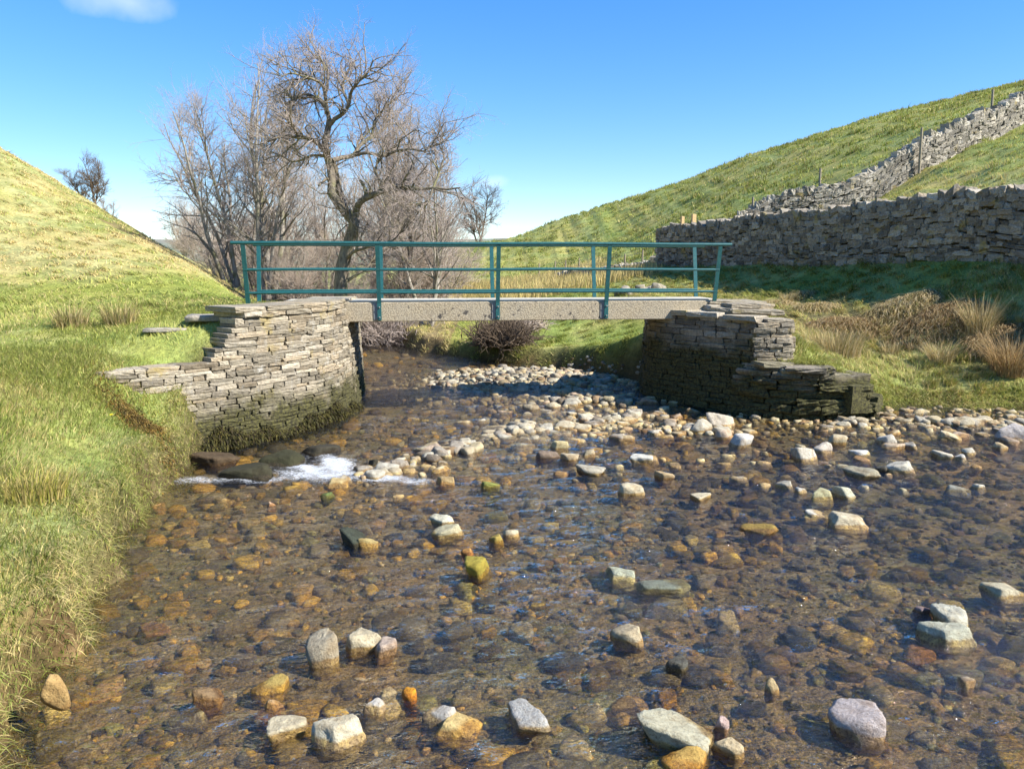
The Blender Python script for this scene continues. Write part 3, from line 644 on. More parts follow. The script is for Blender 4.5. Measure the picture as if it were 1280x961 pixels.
for i, (x, y, w, lf, nm) in enumerate(keepZ):
    c = np.array(PAL[int(rr.integers(len(PAL)))])*rr.uniform(.85, 1.1)
    g0 = max(float(Hz[i]), -.12); top = max(g0+.025, -.01)+min(lf, w*.36)*(1 if g0 > -.06 else .55); base = top-w*.62
    asp = rr.uniform(.6, .9); hz = top-base; rz = rr.uniform(0, 6.28)
    if i < NIND:
        o = put_rock('cobble', (i*7+3) % NM, (x, y, (top+base)/2), (w, w*asp, hz), rz, tuple(c), rr.uniform(0, .25))
        tag(o, LABZ[nm][0], 'cobble', LABZ[nm][1])
    else:
        V, Fc = PR_LO[i % len(PR_LO)]; ca, sa = math.cos(rz), math.sin(rz)
        W = V*np.array([w/2, w*asp/2, hz/2]); W = W@np.array([[ca, sa, 0], [-sa, ca, 0], [0, 0, 1]])
        rest.add(W+np.array([x, y, (top+base)/2]), None, Fc, c)
for k in range(3200):     # finer shingle between the cobbles
    zz = [(520,484),(580,480),(640,482),(700,474),(780,470)] if k < 2000 else ([(930,520),(1060,530),(1180,525),(1320,528)] if k < 2500 else [(600,548),(700,530),(800,522),(920,540)])
    a = rr.integers(len(zz)-1); t = rr.random(); u = zz[a][0]*(1-t)+zz[a+1][0]*t; v = zz[a][1]*(1-t)+zz[a+1][1]*t
    p = G(u, v); x = p[0]+rr.normal(0, .7 if k < 2000 else .3); y = p[1]+rr.normal(0, .9 if k < 2000 else .3)
    if sdf(np.array([x]), np.array([y]))[0] > .25: continue
    w = rr.uniform(.05, .14); z = float(H(np.array([x]), np.array([y]))[0]); rz = rr.uniform(0, 6.28); ca, sa = math.cos(rz), math.sin(rz)
    V, Fc = PR_LO[k % len(PR_LO)]
    W = (V*np.array([w/2, w*.38, w*.3]))@np.array([[ca, sa, 0], [-sa, ca, 0], [0, 0, 1]])
    rest.add(W+np.array([x, y, z+w*.15]), None, Fc, np.array(PAL[int(rr.integers(len(PAL)))])*rr.uniform(.7, 1.0))
tag(rest.build('shingle', M['rocks']), 'small pale shingle filling the gaps between the cobbles', 'shingle', kind='stuff')

# ---- the bed: drowned stones of every size
bed = MB(); BP = [(.60, .42, .10), (.58, .38, .08), (.56, .36, .10), (.50, .35, .08), (.46, .30, .07), (.40, .27, .12), (.50, .41, .18), (.42, .27, .06), (.34, .27, .12), (.24, .20, .15), (.30, .29, .13), (.44, .34, .18), (.16, .15, .13), (.30, .26, .20), (.38, .25, .13), (.22, .18, .15), (.50, .42, .27), (.26, .22, .12)]
def bed_layer(n, x0, x1, y0, y1, s0, s1, seed, pw=2.0, prs=PR_LO, sink=.3):
    rg = np.random.default_rng(seed); X = rg.uniform(x0, x1, n); Y = rg.uniform(y0, y1, n); s = sdf(X, Y)
    U_, V_, _ = proj(np.stack([X, Y, 0*X], -1)); ok = (s < .05) & (U_ > -260) & (U_ < 1560); X, Y = X[ok], Y[ok]; Zb = H(X, Y)
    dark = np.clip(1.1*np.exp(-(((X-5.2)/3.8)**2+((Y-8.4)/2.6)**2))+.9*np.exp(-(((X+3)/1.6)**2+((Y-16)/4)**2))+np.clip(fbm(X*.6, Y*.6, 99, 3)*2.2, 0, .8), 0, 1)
    for i in range(len(X)):
        w = s0+(s1-s0)*rg.random()**pw; V, Fc = prs[int(rg.integers(len(prs)))]; rz = rg.uniform(0, 6.28); ca, sa = math.cos(rz), math.sin(rz)
        hh = w*rg.uniform(.35, .6); asp = rg.uniform(.6, .95)
        W = (V*np.array([w/2, w*asp/2, hh/2]))@np.array([[ca, sa, 0], [-sa, ca, 0], [0, 0, 1]])
        z = Zb[i]+hh*(.5-sink); z = min(z, -hh/2-.008) if w > .09 else z
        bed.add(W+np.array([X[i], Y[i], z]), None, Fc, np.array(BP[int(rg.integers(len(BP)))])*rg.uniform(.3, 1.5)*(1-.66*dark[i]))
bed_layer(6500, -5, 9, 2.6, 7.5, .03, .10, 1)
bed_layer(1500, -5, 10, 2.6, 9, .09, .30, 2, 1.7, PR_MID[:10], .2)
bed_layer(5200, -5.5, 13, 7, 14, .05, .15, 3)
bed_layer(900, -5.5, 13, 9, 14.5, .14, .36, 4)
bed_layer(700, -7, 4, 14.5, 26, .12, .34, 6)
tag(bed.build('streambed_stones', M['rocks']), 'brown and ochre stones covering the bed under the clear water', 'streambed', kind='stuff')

# ------------------------------------------------------------------ coursed stone walls
def boxrock(seg=4, e=.16):
    bm = bmesh.new(); bmesh.ops.create_cube(bm, size=2); bmesh.ops.subdivide_edges(bm, edges=bm.edges[:], cuts=seg-1, use_grid_fill=True)
    V = np.array([v.co[:] for v in bm.verts]); Fc = np.array([[v.index for v in f.verts] for f in bm.faces]); bm.free()
    n = 1/e; r = (np.abs(V)**n).sum(1)**(1/n); return V/r[:, None]*1.0, Fc
BXV, BXF = boxrock(4, .045)
def bstone(rng, jag=.06):
    V = BXV.copy(); s = int(rng.integers(10000))
    a = fbm(V[:, 0]*1.7+V[:, 2]*2.3+s, V[:, 1]*1.7-V[:, 2]*1.9+s, s, 3); b = fbm(V[:, 0]*1.9-V[:, 2]*1.3, V[:, 1]*2.1+V[:, 0]+s, s+7, 3)
    V = V*(1+a[:, None]*jag*3.2); V[:, 2] += b*jag*4.5; V[:, 1] += b*jag*2
    V[:, 0] += V[:, 2]*rng.normal(0, .05); V[:, 2] += V[:, 0]*rng.normal(0, .10); return V
class Path:
    def __init__(s, pts, sub=12):
        P = np.asarray(pts, float); n = len(P); out = []       # Catmull-Rom
        for i in range(n-1):
            p0 = P[max(i-1, 0)]; p1 = P[i]; p2 = P[i+1]; p3 = P[min(i+2, n-1)]
            for k in range(sub):
                t = k/sub; out.append(.5*((2*p1)+(-p0+p2)*t+(2*p0-5*p1+4*p2-p3)*t*t+(-p0+3*p1-3*p2+p3)*t**3))
        out.append(P[-1]); s.P = np.array(out); s.c = np.r_[0, np.cumsum(np.linalg.norm(np.diff(s.P, axis=0), axis=1))]; s.L = s.c[-1]
    def at(s, q):
        q = np.asarray(q, float); x = np.interp(q, s.c, s.P[:, 0]); y = np.interp(q, s.c, s.P[:, 1])
        x1 = np.interp(q+.05, s.c, s.P[:, 0]); y1 = np.interp(q+.05, s.c, s.P[:, 1]); x0 = np.interp(q-.05, s.c, s.P[:, 0]); y0 = np.interp(q-.05, s.c, s.P[:, 1])
        tx, ty = x1-x0, y1-y0; L = np.hypot(tx, ty)+1e-9; return x, y, tx/L, ty/L
def course_wall(path, side, zs, s_lo, s_hi, rng, depth=.45, lens=(.22, .75), cols=None, jut=.02, tilt=0.0, basez=None, mb=None, batter=.03, gap=-.004, jag=.06):
    """zs = course boundaries, s_lo/s_hi(z) = extent of a course; side=+1 faces left of travel"""
    mb = mb or MB()
    for a, b in zip(zs[:-1], zs[1:]):
        s = s_lo(a)+rng.uniform(0, .1); e = s_hi((a+b)/2)
        while s < e-.05:
            L = min(rng.uniform(*lens), max(e-s, .12)); sc = s+L/2
            V = bstone(rng, jag); hgt = (b-a)/2-gap/2; bz = 0 if basez is None else basez(sc)
            n = rng.normal(0, jut)-batter*((a+b)/2)
            ls = sc+V[:, 0]*(L/2-.006); ln = n-depth/2+V[:, 1]*depth/2; lz = bz+(a+b)/2+V[:, 2]*hgt*rng.uniform(.9, 1.0)
            x, y, tx, ty = path.at(np.clip(ls, 0, path.L)); ex = ls-np.clip(ls, 0, path.L)
            nx, ny = (-ty*side, tx*side)
            W = np.stack([x+nx*ln+tx*ex, y+ny*ln+ty*ex, lz+tilt*(ls-sc)], -1)
            c = np.array(cols[int(rng.integers(len(cols)))])*rng.uniform(.6, 1.3)
            mb.add(W, BXF, None, c); s += L
    return mb
def core(mb, path, side, s0, s1, top, off=.1, depth=.4, z0=-.3, c=(.05, .045, .04)):
    q = np.linspace(s0, s1, 40); x, y, tx, ty = path.at(q); nx, ny = -ty*side, tx*side
    rows = []
    tz = np.array([top(k) for k in q])
    for ln, zz in ((-off, z0+0*q), (-off, tz), (-off-depth, tz), (-off-depth, z0+0*q)): rows.append(np.stack([x+nx*ln, y+ny*ln, zz], -1))
    V = np.concatenate(rows); n = len(q); Q = []
    for r in range(4):
        for k in range(n-1): Q.append([r*n+k, r*n+k+1, ((r+1) % 4)*n+k+1, ((r+1) % 4)*n+k])
    Q += [[0, n, 2*n, 3*n], [n-1, 2*n-1, 3*n-1, 4*n-1]]
    mb.add(V, Q, None, c)
GREY = [(.35, .305, .23), (.31, .27, .20), (.37, .325, .245), (.26, .225, .17), (.34, .28, .195), (.40, .355, .275)]
def courses(z0, z1, lo, hi, rng):
    z = [z0]
    while z[-1] < z1-hi: z.append(z[-1]+rng.uniform(lo, hi))
    z.append(z1); return z
# left abutment with its curved wing wall
rl = np.random.default_rng(21); LP = Path(LWALL)
sN = np.interp(np.arange(10), np.arange(10), [0]*10)
def s_at_y(path, yy): return float(path.c[np.argmin(np.abs(path.P[:, 1]-yy))])
sTower = s_at_y(LP, 11.15); sMid = s_at_y(LP, 10.75); sEnd = LP.L
def hiL(z):
    if z > 1.86: return sTower-.12
    if z > 1.72: return sTower+.06
    if z > 1.28: return sTower+.10+(1.72-z)*.9
    if z > 1.08: return sEnd
    if z > .9: return sEnd-.1
    return sEnd-.3
zsL = courses(-.2, 1.15, .04, .09, rl)+[1.20, 1.27, 1.33, 1.40, 1.45, 1.53, 1.58, 1.65, 1.73, 1.78, 1.86, 1.945]
mbL = course_wall(LP, 1, zsL, lambda z: 0, hiL, rl, .42, (.10, .62), GREY, .010, batter=.05, jag=.042)
def topL(s):
    if s < sTower-.2: return 1.86
    if s < sTower+.35: return 1.86-(s-sTower+.2)/.55*.66
    return 1.15
core(mbL, LP, 1, 0, sEnd-.15, topL, .16, .5)
ab = empty('stone_abutment', (-3.3, 12.8, 0)); tag(ab, 'sunlit curved stone abutment and wing wall under the left end of the footbridge', 'abutment')
reparent(mbL.build('masonry', M['slab'], smooth=False), ab)
# big capping slabs
cap = MB()
for k in range(2):
    s = s_at_y(LP, 15.2)
    while s < sTower-.25:
        L = rl.uniform(.3, .85); L = min(L, sTower-s+.05*k); sc = s+L/2; V = bstone(rl, .05)
        if k == 2 and sc > s_at_y(LP, 12.2): break
        ls = np.clip(sc+V[:, 0]*L/2, 0, LP.L); ln = -.49+rl.normal(0, .03)+V[:, 1]*.42; lz = (1.91, 1.985, 2.03)[k]-.0+V[:, 2]*.042
        x, y, tx, ty = LP.at(ls); cap.add(np.stack([x-ty*ln, y+tx*ln, lz], -1), BXF, None, np.array(GREY[int(rl.integers(6))])*rl.uniform(.95, 1.25)); s += L
    if k == 1: pass
reparent(cap.build('capping_slab', M['slab'], smooth=False), ab)
# stepping slab behind the tower and flat path stones
for (u, v, Y, w, d, h, lab) in [(266, 402, 12.0, .75, .6, .09, 'flat grey slab forming a step just left of the left abutment'), (208, 412, 11.6, .62, .3, .05, 'thin pale slab sunk in the grass path left of the abutment step')]:
    x, y, z = T(u, v, Y); V = bstone(rl, .07)*np.array([w/2, d/2, h/2]); m_ = MB(); m_.add(V, BXF, None, (.40, .36, .29)); o = m_.build('step_slab', M['slab'])
    zz = float(H(np.array([x]), np.array([y]))[0]); o.location = (x, y, max(z, zz+h*.3)); o.rotation_euler = (0, 0, .25); tag(o, lab, 'stone slab')

# right abutment: dark face to the stream, lit end, then a broken low wall
rb = np.random.default_rng(33); RP = Path(RWALL); RE = Path([(4.2, 13.4), (4.55, 13.36), (4.95, 13.42), (5.02, 13.75)]); RL = Path(RLOW)
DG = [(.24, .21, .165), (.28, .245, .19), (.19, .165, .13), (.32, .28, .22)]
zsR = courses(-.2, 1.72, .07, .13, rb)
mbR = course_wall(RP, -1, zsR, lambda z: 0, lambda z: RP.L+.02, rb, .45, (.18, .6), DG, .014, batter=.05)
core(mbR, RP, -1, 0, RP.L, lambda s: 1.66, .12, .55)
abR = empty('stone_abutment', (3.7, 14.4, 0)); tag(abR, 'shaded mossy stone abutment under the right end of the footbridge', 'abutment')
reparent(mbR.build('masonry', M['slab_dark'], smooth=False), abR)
mbE = course_wall(RE, -1, [.75, .84, .95, 1.02, 1.12, 1.2, 1.28, 1.38, 1.46, 1.55, 1.63], lambda z: 0, lambda z: RE.L if z < 1.4 else RE.L-.35, rb, .4, (.16, .45), GREY, .015, batter=0)
core(mbE, RE, -1, .05, RE.L-.2, lambda s: 1.55 if s < .7 else 1.3, .12, .3, .4)
reparent(mbE.build('end_face', M['slab'], smooth=False), abR)
capR = MB()
def capstone(x, y, z, w, d, h, rz, mb=capR, c=None):
    V = bstone(rb, .06)*np.array([w/2, d/2, h/2]); ca, sa = math.cos(rz), math.sin(rz); V = V@np.array([[ca, sa, 0], [-sa, ca, 0], [0, 0, 1]])
    mb.add(V+np.array([x, y, z]), BXF, None, np.array(c if c is not None else GREY[int(rb.integers(6))])*rb.uniform(1., 1.25))
for (x, y, z, w, d, h, rz) in [(4.2, 13.85, 1.70, .62, .6, .09, -.7), (4.68, 13.72, 1.66, .5, .55, .07, .1), (3.72, 14.45, 1.72, .7, .6, .10, -.85), (3.3, 15.0, 1.73, .75, .6, .10, -.95), (3.05, 15.6, 1.73, .6, .6, .1, -1.4),
        (4.35, 14.15, 1.79, .7, .5, .08, -.1), (4.05, 14.45, 1.80, .5, .5, .09, -.8), (4.75, 14.2, 1.77, .35, .5, .1, .1), (4.3, 14.5, 1.88, .6, .5, .09, .15), (4.6, 14.65, 1.84, .5, .6, .14, .2), (4.1, 14.85, 1.80, .8, .6, .14, .1), (4.3, 15.4, 1.88, 1.2, 1.0, .12, .14)]:
    capstone(x, y, z, w, d, h, rz)
reparent(capR.build('capping_slab', M['slab'], smooth=False), abR)
low = empty('ruined_wall', (5.4, 13.4, 0)); tag(low, 'broken low stone wall stepping down to the water right of the shaded abutment', 'wall')
mbW = course_wall(RL, -1, [-.2, -.05, .1, .24, .36, .5, .60, .7, .82, .92], lambda z: 0, lambda z: RL.L if z < .3 else (RL.L-.75 if z < .62 else RL.L-1.55), rb, .6, (.25, .7), DG, .05, batter=.0, jag=.1)
core(mbW, RL, -1, 0, RL.L-.3, lambda s: .8 if s < RL.L-1.7 else (.5 if s < RL.L-.9 else .2), .14, .5)
reparent(mbW.build('masonry', M['slab_low'], smooth=False), low)
blk = MB()
for (u, v, Y, w, d, h, rz, c) in [(1060, 497, 13.2, .5, .55, .5, .5, (.20, .17, .12)), (1052, 478, 13.35, .7, .6, .3, .2, (.24, .2, .14)), (1000, 462, 13.3, .8, .7, .12, -.1, (.36, .31, .2)), (1036, 468, 13.4, .5, .6, .1, .1, (.3, .27, .2)), (965, 455, 13.35, .6, .5, .1, .2, (.2, .18, .12)), (1085, 503, 13.6, .35, .4, .3, .9, (.2, .17, .12))]:
    x, y, z = T(u, v, Y); capstone(x, y, z, w, d, h, rz, blk, c)
reparent(blk.build('fallen_block', M['slab_low'], smooth=False), low)

# ------------------------------------------------------------------ footbridge
BA = R(7.0); bx_ = np.array([math.cos(BA), math.sin(BA)]); bn = np.array([-math.sin(BA), math.cos(BA)])   # along / across
BO = np.array([0.0, 14.45])                       # a point on the near edge, photo x = 640
DT, DB, WID = 1.955, 1.60, .95
def B(a, c, z): p = BO+bx_*a+bn*c; return np.array([p[0], p[1], z])
RB = np.array([[bx_[0], bn[0], 0], [bx_[1], bn[1], 0], [0, 0, 1]])
def along_u(u, z, c=0.0):                          # where along the bridge a sight line meets it
    best = min(np.linspace(-7, 7, 1401), key=lambda a: abs(proj(B(a, c, z))[0]-u)); return float(best)
br = empty('footbridge', tuple(B(0, WID/2, DB))); tag(br, 'narrow concrete footbridge with teal green metal railings over the stream', 'footbridge')
aL, aR = along_u(372, DT), along_u(893, DT)
dk = MB(); box(dk, B((aL+aR)/2, WID/2, (DT+DB)/2), ((aR-aL)/2, WID/2, (DT-DB)/2), RB, bev=.012)
reparent(dk.build('deck', M['concrete'], smooth=False), br)
lip = MB(); box(lip, B((aL+aR)/2-.1, WID/2, DT+.016), ((aR-aL)/2+.15, WID/2-.035, .0155), RB, bev=.006)
reparent(lip.build('deck_surface', plain('screed', (.48, .44, .35), .95, .2, 20), smooth=False), br)
posts_u = [310, 474, 622, 758, 893]; LEAN = .20; RH = 1.06
pa = [along_u(u, DT, -.03) for u in posts_u]
def post(a, side, full=True):
    """flat bar bolted to the deck side, cranked outward above it"""
    c0 = -.022 if side < 0 else WID+.022; zb = DB+.03 if full else DT-.22
    P = [B(a, c0, zb), B(a, c0, DT-.02), B(a, c0+side*LEAN*.5, DT+RH*.5), B(a, c0+side*LEAN, DT+RH-.01)]
    mb = MB(); wa, th = .037, .019
    V = []
    for p in P:
        for sx, sy in ((-1, -1), (1, -1), (1, 1), (-1, 1)): V.append(p+np.array([*(bx_*sx*wa+bn*sy*th), 0]))
    Q = [[0, 3, 2, 1], [12, 13, 14, 15]]
    for k in range(3):
        for j in range(4): Q.append([k*4+j, k*4+(j+1) % 4, k*4+4+(j+1) % 4, k*4+4+j])
    mb.add(V, Q); o = reparent(mb.build('railing_post', M['teal'], smooth=False), br)
    if full:
        for zz in (DB+.08, DT-.09):
            V_, Q_ = tubes([[B(a, c0+side*.017, zz), B(a, c0+side*.04, zz), B(a, c0+side*.041, zz)]], np.array([[.017, .017, .001]]), 6)
            bo = MB(); bo.add(V_, Q_); bo.build('bolt', M['wire']).parent = o
        plate = MB(); box(plate, B(a-.055, side*.0 + (-.006 if side < 0 else WID+.006), (DB+DT)/2+.01), (.055, .006, .15), RB, bev=.002)  # thin dark plate standing in for the post's shadow on the deck side
        reparent(plate.build('post_shadow_plate', M['wire'], smooth=False), br)
    return o
for a in pa: post(a, -1)
for a in pa: post(a, 1, True)
for side in (-1, 1):
    for fr, rad in ((1.0, .030), (.56, .024), (.17, .024)):
        c = (-.022 if side < 0 else WID+.022)+side*LEAN*fr
        a0, a1 = (pa[0]-(.20 if side < 0 else .1), pa[-1]+.22) if fr == 1 else (pa[0]-.03, pa[-1]+.03)
        n = 9; q = np.linspace(a0, a1, n); pts = np.array([B(t, c, DT+RH*fr+.006*math.sin(t*1.3)) for t in q])
        V_, Q_ = tubes([pts], np.full((1, n), rad), 10); mb = MB(); mb.add(V_, Q_)
        for e in (0, n-1): 
            base_i = e*10; mb.add(V_[base_i:base_i+10], None, [[0, k, k+1] for k in range(1, 9)])
        reparent(mb.build('handrail' if fr == 1 else 'rail', M['teal']), br)

# ------------------------------------------------------------------ dry stone walls
def dry_wall(pts, hgt, seed, cols, sl=(.09, .42), mat='drystone', cope=True, th=.5, basef=None, rise=0.0):
    rng = np.random.default_rng(seed); P = Path(pts); mb = MB(); zs = [-.15]
    while zs[-1] < hgt-.12: zs.append(zs[-1]+rng.uniform(.07, .18))
    q0 = np.linspace(0, P.L, 80); x, y, _, _ = P.at(q0); hb = H(x, y); bz = lambda s: float(np.interp(s, q0, hb))
    n = len(zs)
    for side in (1, -1):
        for i in range(n-1):
            a, b = zs[i], zs[i+1]; s = rng.uniform(0, .2)
            while s < P.L-.05:
                hh = (b-a)/2; L = rng.uniform(*sl)*(1.2 if i < 2 else 1); V = bstone(rng, .17)
                zc = (a+b)/2+bz(s+L/2)+rng.normal(0, .024); ln = th/2*(1-.25*zc*0)-.10-.05*(a/hgt)+rng.normal(0, .022)
                k = rng.uniform(.95, 1.25)
                ls = s+L/2+V[:, 0]*L/2*.98; ln_ = ln+V[:, 1]*.14; lz = zc+V[:, 2]*hh*k
                xx, yy, tx, ty = P.at(np.clip(ls, 0, P.L)); nx, ny = -ty*side, tx*side
                slope = (bz(min(s+L, P.L))-bz(s))/max(L, .01)
                W = np.stack([xx+nx*ln_, yy+ny*ln_, lz+slope*(ls-s-L/2)], -1)
                mb.add(W, BXF, None, np.array(cols[int(rng.integers(len(cols)))])*rng.uniform(.65, 1.3)); s += L
    s = 0
    while cope and s < P.L:
        L = rng.uniform(.14, .38); V = bstone(rng, .16); hh = rng.uniform(.08, .15); zc = bz(s)+zs[-1]+hh*.55
        ls = s+L/2+V[:, 0]*L*.55; ln_ = rng.normal(0, .04)+V[:, 1]*th*.42; lz = zc+V[:, 2]*hh
        xx, yy, tx, ty = P.at(np.clip(ls, 0, P.L)); W = np.stack([xx-ty*ln_, yy+tx*ln_, lz+V[:, 0]*rng.normal(0, .05)], -1)
        mb.add(W, BXF, None, np.array(cols[int(rng.integers(len(cols)))])*rng.uniform(.85, 1.45)); s += L
    # dark heart of the wall
    q = np.linspace(.05, P.L-.05, 60); x, y, tx, ty = P.at(q); hbq = np.array([bz(k) for k in q]); rows = []
    for ln, zz in ((th*.28, -.2), (th*.24, zs[-1]-.03), (-th*.24, zs[-1]-.03), (-th*.28, -.2)): rows.append(np.stack([x-ty*ln, y+tx*ln, hbq+zz], -1))
    m = len(q); Qc = []
    for r in range(3):
        for k in range(m-1): Qc.append([r*m+k, r*m+k+1, (r+1)*m+k+1, (r+1)*m+k])
    Qc += [[0, m, 2*m, 3*m], [m-1, 2*m-1, 3*m-1, 4*m-1]]
    mb.add(np.concatenate(rows), Qc, None, (.06, .055, .05)); return mb
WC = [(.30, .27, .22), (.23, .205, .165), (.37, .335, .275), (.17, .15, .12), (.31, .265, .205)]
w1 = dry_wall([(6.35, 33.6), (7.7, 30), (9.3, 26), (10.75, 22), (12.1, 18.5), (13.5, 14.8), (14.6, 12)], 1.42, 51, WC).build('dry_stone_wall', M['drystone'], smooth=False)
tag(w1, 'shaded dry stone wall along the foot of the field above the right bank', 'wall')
p2 = [T(880, 322, 33.4)[:2], T(950, 292, 33.2)[:2], T(1010, 276, 33)[:2], T(1070, 262, 33)[:2], T(1145, 219, 33.5)[:2], T(1210, 186, 34.5)[:2], T(1280, 154, 36)[:2], T(1380, 110, 38)[:2]]
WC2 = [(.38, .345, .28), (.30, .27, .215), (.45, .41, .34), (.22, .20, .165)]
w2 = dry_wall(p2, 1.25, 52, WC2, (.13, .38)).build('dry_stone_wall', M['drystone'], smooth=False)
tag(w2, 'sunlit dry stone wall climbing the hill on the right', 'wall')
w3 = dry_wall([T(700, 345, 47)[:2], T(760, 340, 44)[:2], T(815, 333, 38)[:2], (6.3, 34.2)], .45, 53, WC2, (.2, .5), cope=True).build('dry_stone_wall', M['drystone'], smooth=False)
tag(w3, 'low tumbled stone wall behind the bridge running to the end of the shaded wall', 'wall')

def wood_post(x, y, h, r, mat, name='fence_post', lean=(0, 0), sink=.25):
    z = float(H(np.array([x]), np.array([y]))[0]); n = 5; t = np.linspace(0, 1, n)
    P = np.stack([lean[0]*t*h, lean[1]*t*h, -sink+t*(h+sink)], -1); V, Q_ = tubes([P], np.full((1, n), r)*np.array([1.05, 1, 1, .97, .94]), 7)
    mb = MB(); mb.add(V, Q_); mb.add(V[-7:], None, [[0, k, k+1] for k in range(1, 6)]); o = mb.build(name, mat, smooth=False); o.location = (x, y, z); return o
for (u, v, Y, h, lab, m_) in [(1149, 217, 33.0, 1.85, 'tall grey fence post standing in front of the climbing wall', 'wood'), (1025, 240, 34.6, .95+1.15, 'fence post rising behind the climbing wall halfway up the hill', 'wood'),
        (941, 275, 35, 1.75, 'lowest fence post behind the foot of the climbing wall', 'wood'), (1239, 148, 36.6, 1.95, 'highest fence post near the hilltop at the right edge', 'wood')]:
    x, y, z = T(u, v, Y); o = wood_post(x, y, h, .055, M[m_], lean=(-.02, 0)); tag(o, lab, 'fence post', 'posts beside the climbing wall')
for (u, Y, h, lab) in [(852, 32.2, 1.95, 'left of two yellow timber stile posts at the end of the shaded wall'), (866, 31.7, 2.0, 'right of two yellow timber stile posts at the end of the shaded wall')]:
    x = ray(u, 290)[0]*Y; z = float(H(np.array([x]), np.array([Y]))[0]); m_ = MB(); box(m_, (0, 0, h/2-.1), (.09 if u > 860 else .07, .06, h/2+.1), bev=.01); o = m_.build('stile_post', M['wood_new'], smooth=False)
    o.location = (x, Y, z); o.rotation_euler = (0, .01, .3); tag(o, lab, 'post', 'stile posts')
# wire fence across the meadow behind the bridge
fe = empty('wire_fence', T(740, 340, 46)); tag(fe, 'thin wire fence on wooden posts across the meadow behind the bridge', 'fence')
fp = [(674, 50), (694, 49), (707, 48), (724, 47), (743, 46), (781, 42), (803, 40)]; tops = []
for u, Y in fp:
    x = ray(u, 330)[0]*Y; o = wood_post(x, Y, 1.15, .045, M['wood'], 'post'); tops.append((x, Y, o.location.z)); reparent(o, fe)
for zz in (.35, .7, 1.02):
    P = np.array([[(a[0], a[1], a[2]+zz) for a in tops]]); V, Q_ = tubes(P, np.full((1, len(tops)), .008), 4); m_ = MB(); m_.add(V, Q_); reparent(m_.build('wire', M['wire']), fe)
# small pile of field stones
pile = np.random.default_rng(77)
for k in range(9):
    x, y, z = T(775+k*6.5, 356, 27+pile.uniform(-.4, .4)); z = float(H(np.array([x]), np.array([y]))[0])
    o = put_rock('field_stone', (k*5) % NM, (x, y, z+.08+.12*(k % 3 == 1)), (.42, .35, .28), k, (.38, .35, .29), .2)
    tag(o, 'pale field stone in the small pile behind the right part of the railing', 'stone', 'pile of field stones')

# ------------------------------------------------------------------ vegetation: blades
def blades(P, h, w, az, lean, droop, col, mb, face=None, seg=3, rng=RNG):
    """P (N,3) bases; h,w,az,lean,droop (N,), col (N,3)"""
    N = len(P)
    if N == 0: return
    d = np.stack([np.cos(az), np.sin(az), 0*az], -1); fa = az+math.pi/2+rng.normal(0, .6, N)
    s = np.stack([np.cos(fa), np.sin(fa), 0*fa], -1)
    ts = np.linspace(0, 1, seg+1); rows = []
    for k, t in enumerate(ts):
        c = P+d*(lean*h*(t**1.6))[:, None]; c[:, 2] += h*(t-droop*t*t*.9)
        ww = w*(1-.72*t)
        if k < seg: rows += [c-s*(ww/2)[:, None], c+s*(ww/2)[:, None]]
        else: rows += [c]
    V = np.stack(rows, 1); m = V.shape[1]; V = V.reshape(-1, 3); b = (np.arange(N)*m)[:, None]
    Q = np.concatenate([b+np.array([[2*k, 2*k+1, 2*k+3, 2*k+2]]) for k in range(seg-1)]) if seg > 1 else None
    Tt = b+np.array([[2*seg-2, 2*seg-1, 2*seg]])
    shade = np.repeat(np.linspace(.85, 1.1, seg+1), 2)[:m]
    C = (col[:, None, :]*np.ones((1, m, 1))).reshape(-1, 3)
    mb.add(V, Q, Tt, C)
